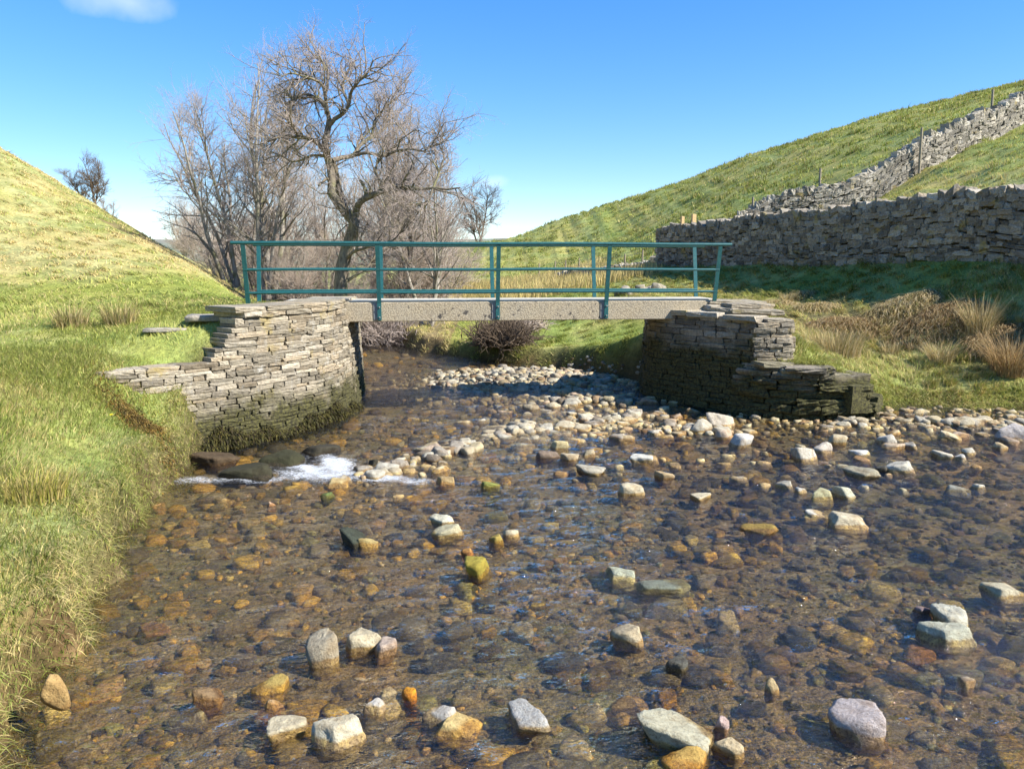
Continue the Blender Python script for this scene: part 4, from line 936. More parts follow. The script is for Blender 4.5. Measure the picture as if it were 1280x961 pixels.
def field(n, x0, x1, y0, y1, hh, ww, seed, mb, dens=None, strawfn=None, droop=(.2, .6), lean=(.2, .8), comb=None, um=(-160, 1440), sdmin=.03, clump=.0, seg=3, bright=1.0):
    rg = np.random.default_rng(seed); X = rg.uniform(x0, x1, n); Y = rg.uniform(y0, y1, n)
    if clump > 0:                       # gather towards tussock centres
        cx = np.floor(X/clump)*clump+clump*_hash(np.floor(X/clump), np.floor(Y/clump), 5); cy = np.floor(Y/clump)*clump+clump*_hash(np.floor(X/clump), np.floor(Y/clump), 6)
        k = rg.random(n)**.7*.75; ox, oy = X-cx, Y-cy; X = cx+ox*(1-k); Y = cy+oy*(1-k)
    U_, V_, _ = proj(np.stack([X, Y, 1+0*X], -1)); ok = (U_ > um[0]) & (U_ < um[1]); X, Y = X[ok], Y[ok]
    s = sdf(X, Y); ok = s > sdmin; X, Y, s = X[ok], Y[ok], s[ok]
    Z_ = H(X, Y)
    if dens is not None: ok = rg.random(len(X)) < dens(X, Y, Z_, s); X, Y, Z_, s = X[ok], Y[ok], Z_[ok], s[ok]
    N = len(X); sa = straw_amount(X, Y, Z_) if strawfn is None else strawfn(X, Y, Z_)
    isst = rg.random(N) < sa*.9+.04
    gm = np.clip(.5+1.7*fbm(X*.8, Y*.8, 61, 3)+rg.normal(0, .22, N), 0, 1)
    c = lerp(GREEN*1.2, LIME*1.15, gm); c = np.where(isst[:, None], STRAW*rg.uniform(.6, 1.25, (N, 1))*np.array([1, .97, .9]), c)*rg.uniform(.75, 1.25, (N, 1))*bright
    swirl = 5*fbm(X*.8, Y*.8, 44, 2)*2
    base_az = swirl if comb is None else comb(X, Y)+swirl*.35
    if clump > 0: base_az = np.arctan2(oy[:0].sum() if False else 0*X, 0*X)+base_az
    az = base_az+rg.normal(0, 1.0, N)
    tall = 1+.9*np.clip(fbm(X*1.3, Y*1.3, 47, 3)*2, -.5, 1)
    blades(np.stack([X, Y, Z_-.02], -1), rg.uniform(*hh, N)*tall, rg.uniform(*ww, N), az, rg.uniform(*lean, N), rg.uniform(*droop, N), c, mb, rng=rg, seg=seg)
    return N
gm1 = MB()
# near left bank, thick and hanging over the edge
field(125000, -7.5, -2.0, 1.8, 10.7, (.07, .19), (.005, .010), 1, gm1, comb=lambda x, y: 0*x+.1, sdmin=-.02, um=(-260, 700), strawfn=lambda x, y, z: np.clip(.30+1.5*fbm(x*.7, y*.7, 66, 3), 0.05, .9))
def edge(x, y, z, s): return (s < .38)*1.0
field(80000, -6, -2.0, 1.8, 10.7, (.10, .22), (.005, .010), 2, gm1, dens=edge, comb=lambda x, y: 0*x-.2, sdmin=0.02, droop=(.7, 1.35), lean=(.6, 1.2), um=(-260, 700), strawfn=lambda x, y, z: np.clip(.5+1.5*fbm(x*.9, y*.9, 67, 3), .1, .9), bright=1.1)
field(70000, -12, -3.0, 9.2, 15.5, (.05, .15), (.007, .014), 3, gm1, um=(-260, 460), strawfn=lambda x, y, z: np.clip(.25+1.2*fbm(x*.7, y*.7, 66, 3), 0, .8))
tag(gm1.build('bank_grass', M['grass']), 'bright green and straw grass covering the left bank', 'grass', kind='stuff')
gm2 = MB()
field(100000, -24, -5.0, 13.5, 30, (.07, .20), (.014, .028), 4, gm2, comb=lambda x, y: 0*x-.6, lean=(.6, 1.3), droop=(.4, .9), um=(-260, 420), clump=.55)
tag(gm2.build('hill_grass', M['straw']), 'dry straw coloured grass on the steep left hillside', 'grass', kind='stuff')
gm3 = MB()
nowall = lambda x, y, z, s: ((x < 3.8) | (s > .5))*1.0
field(50000, 4.6, 13, 13.2, 15.2, (.12, .28), (.009, .016), 15, gm3, dens=lambda x, y, z, s: (s < .6)*1.0, um=(860, 1440), sdmin=.03, comb=lambda x, y: 0*x-1.7, droop=(.6, 1.2), lean=(.5, 1.1))
field(110000, 4.6, 14, 13.2, 18.5, (.10, .26), (.009, .016), 5, gm3, dens=nowall, um=(860, 1440), sdmin=.05, clump=.4)
field(60000, 4.0, 14, 17.5, 34, (.12, .32), (.012, .024), 6, gm3, comb=lambda x, y: 0*x+3.6, lean=(.7, 1.4), droop=(.5, 1.1), um=(780, 1440), clump=.5)
field(45000, -4.5, 4.5, 18, 34, (.09, .26), (.011, .02), 7, gm3, comb=lambda x, y: 0*x-1.6, lean=(.5, 1.1), droop=(.4, 1.), um=(400, 900), clump=.6)
lw = np.random.default_rng(91); n_ = 2600; q_ = lw.uniform(0, RL.L-.5, n_); x_, y_, a_, b_ = RL.at(q_); o_ = lw.uniform(-.75, -.25, n_)
blades(np.stack([x_+b_*o_, y_-a_*o_, np.interp(q_, [0, RL.L-1.6, RL.L-.8, RL.L], [.95, .92, .62, .3])], -1), lw.uniform(.08, .25, n_), lw.uniform(.008, .015, n_), lw.uniform(-2.6, -.5, n_), lw.uniform(.4, 1.2, n_), lw.uniform(.4, 1.3, n_), LIME*lw.uniform(.6, 1.3, (n_, 1)), gm3, rng=lw)
tag(gm3.build('bank_grass', M['grass']), 'tussocky green grass on the right bank and beyond the bridge', 'grass', kind='stuff')
gm4 = MB()
field(60000, 7, 30, 17, 40, (.07, .20), (.014, .03), 8, gm4, dens=lambda x, y, z, s: (z > 2.9)*1.0, um=(880, 1440), clump=.7, comb=lambda x, y: 0*x+3.6)
field(110000, -6, 60, 36, 84, (.10, .30), (.03, .08), 9, gm4, um=(540, 1440), clump=1.1, strawfn=lambda x, y, z: .12+0*x, comb=lambda x, y: 0*x+3.9, seg=2)
field(36000, -6, 60, 34, 84, (.22, .48), (.03, .07), 19, gm4, um=(540, 1440), clump=2.6, strawfn=lambda x, y, z: .25+0*x, comb=lambda x, y: 0*x+3.9, seg=2, bright=.62, dens=lambda x, y, z, s: (fbm(x*.25, y*.25, 73, 3) > -.02)*1.0)
tag(gm4.build('hill_grass', M['grass']), 'tussocky green grass on the right hillside beyond the walls', 'grass', kind='stuff')
gm5 = MB()
field(26000, -3.5, 6.0, 31, 56, (.35, .7), (.02, .04), 10, gm5, um=(560, 860), strawfn=lambda x, y, z: 1+0*x, dens=lambda x, y, z, s: 1.0*(np.abs(y-42+2*x*0) < 11), bright=1.0, lean=(.1, .4), droop=(.05, .3), seg=2)
tag(gm5.build('reed_meadow', M['straw']), 'tan tall dead grass filling the flat meadow behind the railings', 'grass', kind='stuff')

# rush clumps
def rush(u, v, Y, h, n, rad, lab, pal, seed, lean=(.15, .55), group='clumps of rushes', name='rush_clump', base=None):
    rg = np.random.default_rng(seed); x, y, z = T(u, v, Y) if base is None else base; z = float(H(np.array([x]), np.array([y]))[0])
    r = rad*np.sqrt(rg.random(n))*.6; a = rg.uniform(0, 6.28, n); P = np.stack([r*np.cos(a), r*np.sin(a), 0*r-.03], -1)
    c = np.array(pal)[rg.integers(len(pal), size=n)]*rg.uniform(.7, 1.25, (n, 1)); mb = MB()
    blades(P, rg.uniform(.5, 1.0, n)*h, rg.uniform(.007, .014, n), a+rg.normal(0, .5, n), rg.uniform(*lean, n), rg.uniform(0, .35, n), c, mb, rng=rg, seg=4)
    o = mb.build(name, M['straw']); o.location = (x, y, z); tag(o, lab, 'rushes', group); return o
RP_ = [(.40, .32, .17), (.30, .26, .11), (.17, .19, .06), (.46, .38, .22)]
TP_ = [(.46, .38, .23), (.40, .31, .17), (.52, .44, .28), (.22, .21, .08)]
rush(88, 408, 12.6, .50, 420, .42, 'left of two rush clumps at the foot of the left hillside', RP_, 1)
rush(150, 408, 12.6, .50, 460, .42, 'right of two rush clumps at the foot of the left hillside', RP_, 2)
rush(1045, 446, 16.2, .75, 800, .8, 'broad pale rush clump on the grass shelf right of the shaded abutment', TP_, 3)
rush(1112, 442, 16.8, .45, 200, .3, 'small pale rush clump between two larger clumps on the right shelf', TP_, 4)
rush(1175, 452, 16.0, .65, 300, .35, 'thin leaning rush clump in the middle of the right shelf', TP_, 5, (.4, .9))
rush(1262, 466, 15.0, 1.1, 700, .5, 'large brown rush clump at the right edge of the picture', [(.36, .25, .14), (.44, .34, .2), (.28, .2, .1)], 6, (.3, .9))
rush(1225, 400, 16.6, 1.1, 420, .4, 'tall pale rush clump above the large brown one at right', TP_, 7, (.1, .6))
rush(985, 362, 21.5, .5, 150, .2, 'pale dead rush clump on the shaded bank below the wall', TP_, 8, (.4, 1.0))
rush(30, 560, 6.6, .30, 500, .5, 'coarse upright grass clump at the left edge of the near bank', [(.30, .30, .07), (.36, .30, .12)], 12)
# overhanging dead tussocks on the eroded bank
def tussock(u, v, Y, h, n, rad, lab, pal, seed, group='dead grass tussocks on the right bank'):
    rg = np.random.default_rng(seed); x, y, z0 = T(u, v, Y); mb = MB()
    r = rad*np.sqrt(rg.random(n)); a = rg.uniform(0, 6.28, n); X, Y_ = x+r*np.cos(a)*1.6, y+r*np.sin(a); Zt = H(X, Y_)
    dome = rad*.35*(1-(r/rad)**2)
    P = np.stack([X-x, Y_-y, Zt-float(H(np.array([x]), np.array([y]))[0])+dome], -1)
    c = np.array(pal)[rg.integers(len(pal), size=n)]*rg.uniform(.7, 1.3, (n, 1))
    blades(P, rg.uniform(.6, 1.0, n)*h, rg.uniform(.010, .02, n), rg.normal(-2.3, .7, n), rg.uniform(.7, 1.2, n), rg.uniform(.9, 1.7, n), c, mb, rng=rg, seg=4)
    o = mb.build('grass_tussock', M['straw']); o.location = (x, y, float(H(np.array([x]), np.array([y]))[0])); tag(o, lab, 'tussock', group)
tussock(1125, 398, 18.4, .4, 1500, .6, 'wide straw topped tussock on the brow of the shaded bank', TP_, 31)
tussock(1020, 393, 19.8, .35, 700, .4, 'left straw tussock hanging from the bank behind the shaded abutment', TP_, 32)
tussock(975, 380, 20.8, .4, 500, .4, 'small straw tussock just right of the bridge end', TP_, 33)
tussock(1000, 358, 22.0, .4, 350, .3, 'highest straw tussock on the shaded bank close to the wall', TP_, 34)
BRN = [(.26, .18, .10), (.36, .27, .15), (.20, .14, .08), (.42, .34, .2)]
tussock(1170, 440, 17.3, .36, 1500, .7, 'brown hanging grass curtain below the wide straw topped tussock', BRN, 35)
tussock(1055, 428, 18.2, .34, 1200, .6, 'brown hanging grass curtain at the left of the eroded bank', BRN, 36)
tussock(1255, 438, 16.1, .36, 1000, .55, 'brown hanging grass curtain at the right edge of the eroded bank', BRN, 37)
# brush heap by the far gravel bar
def brush(u, v, Y, w, h, n, lab, seed, mat):
    rg = np.random.default_rng(seed); x, y, _ = T(u, v, Y); z = float(H(np.array([x]), np.array([y]))[0]); N = n; m = 5
    st = np.stack([rg.normal(0, w*.22, N), rg.normal(0, .3, N), rg.uniform(0, .25, N)*h], -1); d = rg.normal(0, 1, (N, 3)); d[:, 2] = np.abs(d[:, 2])*.8+.1; d /= np.linalg.norm(d, axis=1, keepdims=True)
    P = np.empty((N, m, 3)); P[:, 0] = st
    for k in range(1, m): d = d+rg.normal(0, .3, (N, 3)); d /= np.linalg.norm(d, axis=1, keepdims=True); P[:, k] = P[:, k-1]+d*(h*rg.uniform(.12, .24, (N, 1)))
    V, Q_ = tubes(P, np.linspace(.014, .004, m)[None]*rg.uniform(.6, 1.6, (N, 1)), 3); mb = MB(); mb.add(V, Q_); o = mb.build('brushwood', mat); o.location = (x, y, z); tag(o, lab, 'brushwood', 'brushwood')
brush(628, 445, 21.2, 1.4, 1.0, 1300, 'dark tangled bramble bush on the bank behind the gravel bar', 41, M['twig_dark'])
brush(472, 425, 25.5, 3.4, 1.6, 1500, 'pale brushwood under the trees seen below the left part of the deck', 42, M['twig'])
brush(655, 420, 23.2, 1.2, .9, 400, 'pale dead bracken right of the dark bramble bush', 43, M['twig_pale'])
# moss fringe along the foot of the left abutment
ms = MB(); rg = np.random.default_rng(61); N = 9000; q = rg.uniform(s_at_y(LP, 14.0), sEnd-1.1, N); x, y, tx, ty = LP.at(q); off = rg.uniform(-.02, .20, N)*rg.random(N); nx_, ny_ = -ty, tx
hang = .17+.10*np.sin(q*3.1)+.08*np.sin(q*7.7); z = rg.uniform(-.02, 1, N)*np.maximum(hang, .08)*(1-off*3)
c = np.array([(.030, .030, .014), (.06, .058, .02), (.10, .09, .03), (.04, .032, .02)])[rg.integers(4, size=N)]
blades(np.stack([x+nx_*(off+.01), y+ny_*(off+.01), z+.02], -1), rg.uniform(.04, .12, N), rg.uniform(.012, .03, N), np.arctan2(ny_, nx_)+rg.normal(0, .6, N), rg.uniform(.3, 1, N), rg.uniform(1.0, 2.2, N), c, ms, rng=rg)
tag(ms.build('moss', M['moss']), 'dark wet moss fringe along the foot of the sunlit abutment', 'moss', kind='stuff')
for k, (u, v, w, h, lab) in enumerate([(300, 588, 76, 26, 'broad dark mossy rock ledge at the foot of the sunlit wing wall'), (345, 572, 60, 34, 'dark mossy boulder beside the rapids'), (395, 560, 50, 20, 'low black rock against the curved abutment'), (258, 572, 50, 24, 'wet brown rock between the left bank and the wing wall'), (462, 583, 14, 12, 'small dark rock at the right of the rapids')]):
    bx, by, _ = G(u, v+h*.4); d = math.hypot(by, CAMZ); wm = w*d/F
    o = put_rock('mossy_rock', NM+(k*3+1) % len(PR_HI), (bx, by+.25, .0), (wm, .6 if w > 20 else .15, .10+h*d/F*.55), k*.3, [(.05, .048, .025), (.045, .045, .02), (.05, .045, .03), (.10, .07, .04), (.05, .045, .03)][k], .1); tag(o, lab, 'rock', 'dark rocks at the foot of the abutment')
# yellow flower and brown moss cushion on the wing wall end
mc = MB(); N = 2600; rg = np.random.default_rng(62); q = rg.normal(0, 1, (N, 2)); bx0 = T(175, 506, 9.5)
P = np.stack([bx0[0]+q[:, 0]*.33, bx0[1]+q[:, 1]*.13-q[:, 0]*.13, 0*q[:, 0]], -1); P[:, 2] = H(P[:, 0], P[:, 1])+.02+.08*np.exp(-(q**2).sum(1))
c = np.array([(.20, .12, .03), (.15, .12, .03), (.26, .18, .06), (.08, .06, .03)])[rg.integers(4, size=N)]
blades(P, rg.uniform(.04, .10, N), rg.uniform(.01, .02, N), rg.normal(-1, .8, N), rg.uniform(.3, 1.1, N), rg.uniform(.6, 1.6, N), c, mc, rng=rg); tag(mc.build('moss', M['moss']), 'brown moss and dead stalks below the end of the wing wall', 'moss', kind='stuff')
fx, fy, fz = T(137, 493, 9.15); fz = float(H(np.array([fx]), np.array([fy]))[0]); fl = empty('flower', (fx, fy, fz)); tag(fl, 'single yellow flower below the end of the curved wing wall', 'flower')
V, Q_ = tubes([[(0, 0, 0), (.005, 0, .05), (0, 0, .12)]], np.array([[.003, .003, .002]]), 5); m_ = MB(); m_.add(V, Q_, None, (.1, .16, .04)); o = m_.build('stem', M['moss']); o.parent = fl
m_ = MB()
for k in range(14):
    a = k*2*math.pi/14; blades(np.array([[0, 0, .12]]), np.array([.012]), np.array([.016]), np.array([a]), np.array([2.3]), np.array([.2]), np.array([[.85, .70, .01]]), m_)
o = m_.build('petals', M['moss']); o.parent = fl

# ------------------------------------------------------------------ trees
def grow(rng, S, D, L, r0, r1, m, wob, up, k):
    N = len(S); P = np.empty((N, m, 3)); P[:, 0] = S; d = D/np.linalg.norm(D, axis=1, keepdims=True)
    for j in range(1, m):
        d = d+rng.normal(0, wob, (N, 3)); d[:, 2] += up; d /= np.linalg.norm(d, axis=1, keepdims=True); P[:, j] = P[:, j-1]+d*(L/(m-1))[:, None]
    t = np.linspace(0, 1, m)[None]; return P, r0[:, None]*(1-t)+r1[:, None]*t
def kids(rng, P, Rd, n, t0, t1, ang, upb=0.0):
    N, m, _ = P.shape; i = np.repeat(np.arange(N), n); t = rng.uniform(t0, t1, len(i))*(m-1); j = np.minimum(t.astype(int), m-2); f = (t-j)[:, None]
    S = P[i, j]*(1-f)+P[i, j+1]*f; T_ = P[i, j+1]-P[i, j]; T_ /= np.linalg.norm(T_, axis=1, keepdims=True)+1e-9
    q = rng.normal(0, 1, S.shape); q -= T_*(q*T_).sum(1, keepdims=True); q /= np.linalg.norm(q, axis=1, keepdims=True)+1e-9
    a = rng.normal(ang, .22, len(i))[:, None]; D = T_*np.cos(a)+q*np.sin(a); D[:, 2] += upb
    r = Rd[i, j]*(1-f[:, 0])+Rd[i, j+1]*f[:, 0]; return S, D, r, t/(m-1), i
def resample(poly, m):
    P = np.array(poly, float); n = len(P)
    if n > 2:
        pp = Path3(P); return pp(m)
    t = np.linspace(0, 1, m)[:, None]; return P[0]*(1-t)+P[-1]*t
def Path3(P):
    n = len(P); out = []
    for i in range(n-1):
        p0 = P[max(i-1, 0)]; p1 = P[i]; p2 = P[i+1]; p3 = P[min(i+2, n-1)]
        for k in range(8):
            t = k/8; out.append(.5*((2*p1)+(-p0+p2)*t+(2*p0-5*p1+4*p2-p3)*t*t+(-p0+3*p1-3*p2+p3)*t**3))
    out.append(P[-1]); out = np.array(out); c = np.r_[0, np.cumsum(np.linalg.norm(np.diff(out, axis=0), axis=1))]
    return lambda m: np.stack([np.interp(np.linspace(0, c[-1], m), c, out[:, a]) for a in range(3)], -1)
def twigs(rng, P, Rd, spec, k=3):
    """spec: list of (children per branch, length, len jitter, r, angle, upward bias, wobble)"""
    mb = MB(); cur, cr = P, Rd
    for (n, L, r, ang, upb, wob, m, t0) in spec:
        S, D, rr_, tt, _ = kids(rng, cur, cr, n, t0, 1.0, ang, upb); Ls = L*rng.uniform(.45, 1.15, len(S))*(1.15-.45*tt)
        ra = np.minimum(rr_*.75, r*rng.uniform(.7, 1.2, len(S))); cur, cr = grow(rng, S, D, Ls, ra, ra*.45, m, wob, .03, k); V, Q_ = tubes(cur, cr, k); mb.add(V, Q_)
    return mb
def make_tree(x, y, h, stems, spread, seed, lab, r=.09, name='bare_tree', bark='bark_pale', twig='twig', lean=(0, 0), L1=.34, dens=(16, 9, 6), z=None, group='bare trees behind the bridge', cat='tree', pix=.012, low=.18, wob=.11):
    rng = np.random.default_rng(seed); z = float(H(np.array([x]), np.array([y]))[0])-.1 if z is None else z
    S = np.stack([rng.normal(0, .08*math.sqrt(stems), stems), rng.normal(0, .08*math.sqrt(stems), stems), np.zeros(stems)], -1)
    a = rng.uniform(0, 6.28, stems)+np.arange(stems)*2.4; sp = rng.uniform(.25, 1, stems)*spread
    D = np.stack([np.cos(a)*sp+lean[0], np.sin(a)*sp*.8+lean[1], np.ones(stems)], -1); Ls = h*rng.uniform(.8, 1.02, stems)
    r0 = np.full(stems, r)*rng.uniform(.7, 1.1, stems); P, Rd = grow(rng, S, D, Ls, r0, r0*.18, 12, .09, .05, 8)
    tr = MB(); V, Q_ = tubes(P, Rd, 8); tr.add(V, Q_)
    S1, D1, rr_, tt, _ = kids(rng, P, Rd, dens[0], low, .97, .85, .12); L_ = h*L1*rng.uniform(.6, 1.1, len(S1))*(1.15-.75*tt)
    ra = rr_*.55; P1, R1 = grow(rng, S1, D1, L_, ra, np.minimum(ra*.3, .012), 9, wob, .05, 5); V, Q_ = tubes(P1, R1, 5); tr.add(V, Q_)
    cr = twigs(rng, P1, R1, [(dens[1], h*.15, pix, .75, .12, .13, 6, .15), (dens[2], h*.075, pix*.62, .7, .1, .16, 5, .15)])
    # tips continuing the stems
    e = empty(name, (x, y, z)); tag(e, lab, cat, group); o = tr.build('trunk', M[bark]); o.parent = e; o = cr.build('crown', M[twig]); o.parent = e; return e
# the twisted tree, limbs surveyed one by one
ZX = lambda zx, zy, dy=0.0: np.array(T(180+zx/2.6667, 30+zy/2.6667, 22+dy))
def limb(pts, r0, r1): return ([ZX(*p) for p in pts], r0, r1)
b0 = np.array(T(428, 400, 22.0)); b0[2] = H(np.array([b0[0]]), np.array([b0[1]]))[0]-.1
trunk = [b0, ZX(655, 870), ZX(668, 790), ZX(688, 710), ZX(700, 660, -.05), ZX(660, 615, -.15), ZX(625, 565, -.1), ZX(628, 505), ZX(612, 445), ZX(604, 395), ZX(612, 350), ZX(618, 315)]
limbs = [(trunk, .25, .075),
 limb([(700, 665), (668, 620, .25), (655, 570, .35), (645, 520, .3), (635, 480, .1), (620, 450)], .12, .08),
 limb([(618, 320), (608, 285, .1), (585, 255, .3), (545, 237, .5), (510, 240, .6), (485, 262, .7), (470, 300, .8)], .06, .02),
 limb([(610, 300), (605, 250, -.2), (595, 205, -.3), (560, 185, -.5), (520, 172, -.7), (485, 165, -.9), (455, 180, -1)], .06, .015),
 limb([(604, 240), (612, 190), (605, 140, .2), (560, 100, .5), (540, 70, .7)], .04, .012),
 limb([(618, 340), (640, 315, -.1), (668, 295, -.2), (684, 262, -.3), (690, 225, -.5), (715, 195, -.7), (745, 165, -.9), (765, 120, -1)], .065, .018),
 limb([(682, 265), (665, 225, .2), (668, 180, .5), (690, 130, .8), (680, 85, 1)], .04, .012),
 limb([(602, 425), (580, 400, -.2), (550, 383, -.4), (515, 380, -.6), (480, 372, -.8), (445, 380, -1), (415, 395, -1.2)], .07, .02),
 limb([(520, 380, -.6), (490, 345, -.4), (480, 305, -.2), (495, 265), (470, 220, .2), (440, 200, .4)], .045, .012),
 limb([(628, 460), (660, 445, .2), (695, 440, .4), (720, 405, .6), (760, 375, .8), (800, 350, 1), (820, 300, 1.2)], .07, .02),
 limb([(695, 440, .4), (740, 430, .2), (790, 440), (840, 425, -.3), (890, 418, -.6), (930, 425, -.8), (965, 395, -1), (1000, 330, -1.2)], .05, .014),
 limb([(760, 375, .8), (770, 320, .9), (810, 275, 1.1), (860, 230, 1.3), (880, 190, 1.5)], .035, .012),
 limb([(705, 640), (712, 605, -.2), (735, 582, -.4), (780, 565, -.6), (820, 550, -.8), (870, 545, -1), (920, 552, -1.2), (965, 545, -1.4), (1010, 550, -1.5), (1055, 545, -1.6)], .10, .02),
 limb([(718, 600, -.2), (738, 575, -.2), (735, 545, -.2), (720, 522, -.2)], .07, .04),
 limb([(965, 545, -1.4), (945, 590, -1.5), (915, 630, -1.6), (880, 660, -1.8)], .035, .01),
 limb([(820, 550, -.8), (780, 510, -.6), (775, 470, -.4), (810, 430, -.2), (850, 390), (870, 350, .2)], .045, .012),
 limb([(965, 545, -1.4), (985, 490, -1.2), (1000, 440, -1), (985, 400, -.8), (1010, 350, -.8)], .035, .01),
 limb([(628, 520, .1), (608, 518, -.1), (594, 528, -.2), (582, 540, -.3)], .055, .03),
 limb([(612, 440), (560, 440, .5), (500, 460, .9), (450, 440, 1.2), (400, 455, 1.4)], .045, .012),
 limb([(668, 790), (700, 760, -.3), (760, 740, -.6), (830, 720, -.8), (880, 660, -1)], .05, .012),
 limb([(650, 870), (720, 830, .3), (760, 790, .5), (800, 700, .7), (800, 620, .8)], .05, .012)]
org = b0.copy(); te = empty('twisted_tree', tuple(org)); tag(te, 'large bare twisted tree with a crooked dark trunk behind the middle left of the railing', 'tree')
tr = MB(); LPs = []; LRs = []; rg = np.random.default_rng(71)
for pts, r0, r1 in limbs:
    P = resample(pts, 22)-org; t = np.linspace(0, 1, 22); amp = min(r0*.4, .03); P = P+np.stack([fbm(t*9+r0*100, t*0+k, 5+k, 2) for k in range(3)], -1)*amp*2.5
    Rd = r0*(1-t)**1.0+r1*t
    if r0 > .2: Rd = Rd*(1+.25*np.exp(-t*14)); Rd = Rd*(1+.12*fbm(t*14, t*0+3, 9, 2)*2)
    LPs.append(P); LRs.append(Rd)
for P, Rd in zip(LPs, LRs):
    V, Q_ = tubes([P], Rd[None], 10); tr.add(V, Q_)
LPs = np.array(LPs); LRs = np.array(LRs); sel = [i for i in range(2, len(limbs)) if i not in (13, 17)]
S1, D1, r1_, tt, _ = kids(rg, LPs[sel], LRs[sel], 16, .2, 1.0, .85, .18); ra = np.minimum(r1_*.7, .03); P1, R1 = grow(rg, S1, D1, rg.uniform(.5, 1.5, len(S1)), ra, ra*.35, 9, .22, .03, 5)
V, Q_ = tubes(P1, R1, 5); tr.add(V, Q_)
S1b, D1b, r1b, _, _ = kids(rg, LPs[:1], LRs[:1], 26, .45, .95, 1.2, .2); rb_ = np.minimum(r1b*.3, .022); P1b, R1b = grow(rg, S1b, D1b, rg.uniform(.4, 1.1, len(S1b)), rb_, rb_*.35, 9, .24, .03, 5)
P1 = np.concatenate([P1, P1b]); R1 = np.concatenate([R1, R1b]); V, Q_ = tubes(P1b, R1b, 5); tr.add(V, Q_)
o = tr.build('trunk', M['bark']); o.parent = te
o = twigs(rg, P1, R1, [(7, .66, .011, .95, .12, .24, 7, .1), (4, .36, .0065, .9, .08, .26, 5, .1)]).build('crown', M['twig']); o.parent = te

def at(u, Y): return ray(u, 330)[0]*Y, Y
TL = [ # u, Y, height, stems, spread, seed, r, lean, label
 (330, 25.0, 7.7, 5, .42, 81, .10, (-.16, 0), 'pale multi stemmed bare tree spreading its branches far to the left of the twisted tree', 'bark_pale', 'twig'),
 (365, 28.5, 7.6, 3, .20, 82, .10, (-.05, 0), 'tall slender bare tree rising just left of the twisted trunk', 'bark_pale', 'twig_pale'),
 (468, 29.0, 8.8, 3, .22, 83, .10, (.05, 0), 'tall slender bare tree rising just right of the twisted trunk', 'bark_pale', 'twig_pale'),
 (515, 27.0, 7.8, 5, .34, 84, .09, (.08, 0), 'rounded bare tree at the right edge of the tree group', 'bark', 'twig'),
 (305, 25.6, 6.8, 4, .42, 92, .08, (-.26, 0), 'leaning bare tree at the left edge of the tree group with drooping outer twigs', 'bark_pale', 'twig'),
 (532, 25.6, 6.4, 4, .26, 93, .08, (.0, 0), 'bare tree with a rounded top behind the third railing post from the left', 'bark_pale', 'twig'),
 (318, 28.0, 7.3, 3, .3, 90, .08, (-.12, 0), 'upright bare tree between the hill and the twisted tree, behind the left spreading tree', 'bark_pale', 'twig'),
 (410, 33.0, 6.4, 4, .30, 85, .09, (0, 0), 'dense pale bare tree directly behind the twisted trunk', 'bark_pale', 'twig_pale'),
 (300, 30.0, 5.2, 4, .34, 86, .07, (-.05, 0), 'low bare tree above the left end of the railing', 'bark_pale', 'twig_pale'),
 (545, 34.0, 5.4, 4, .34, 87, .07, (0, 0), 'low bare tree at the far right of the tree group', 'bark_pale', 'twig_pale'),
 (470, 38.0, 6.0, 5, .34, 88, .07, (0, 0), 'low pale bare tree far behind, right of the twisted trunk', 'bark_pale', 'twig_pale'),
 (350, 38.0, 5.6, 5, .36, 89, .07, (0, 0), 'low pale bare tree far behind, left of the twisted trunk', 'bark_pale', 'twig_pale')]
for (u, Y, h, st, sp, sd_, r, ln, lab, bk, tw) in TL:
    x, y = at(u, Y); make_tree(x, y, h, st, sp, sd_, lab, r, bark=bk, twig=tw, lean=ln, dens=(15, 8, 5), pix=.011)
for k, (u, Y, h, lab) in enumerate([(232, 55, 4.8, 'leftmost leafless bush in the hollow behind the left hill'), (262, 48, 4.2, 'leafless bush behind the brow of the left hill, left of the railing end'), (290, 42, 3.6, 'leafless bush showing just above the left end of the railing'), (350, 27, 3.0, 'low thicket seen through the left bay of the railing'), (400, 26, 2.8, 'low thicket at the foot of the twisted trunk'),
        (465, 26.5, 3.0, 'low thicket right of the twisted trunk'), (520, 30, 3.4, 'low thicket seen through the second bay of the railing'), (560, 38, 4.0, 'leafless bush at the right end of the tree group'), (320, 33, 4.2, 'thicket behind the left end post of the bridge'),
        (375, 25, 2.8, 'low thicket between the pale trunks and the twisted trunk'), (440, 25.5, 2.6, 'low thicket just right of the twisted trunk'), (495, 27, 3.4, 'thicket behind the second railing post from the left'), (545, 29, 3.0, 'thicket at the middle of the second railing bay'), (430, 40, 7.0, 'tall pale thicket far behind the twisted trunk'), (510, 42, 7.0, 'tall pale thicket far behind the second railing bay'), (385, 44, 7.6, 'tall pale thicket far behind the first railing bay')]):
    x, y = at(u, Y); make_tree(x, y, h, 9 if h < 6 else 7, .75 if h < 6 else .4, 120+k, lab, .035, name='bare_bush', bark='bark_pale', twig='twig_pale', dens=(15, 9, 7), L1=.42, group='bushes and thickets behind the bridge', cat='bush', pix=.014, low=.05)
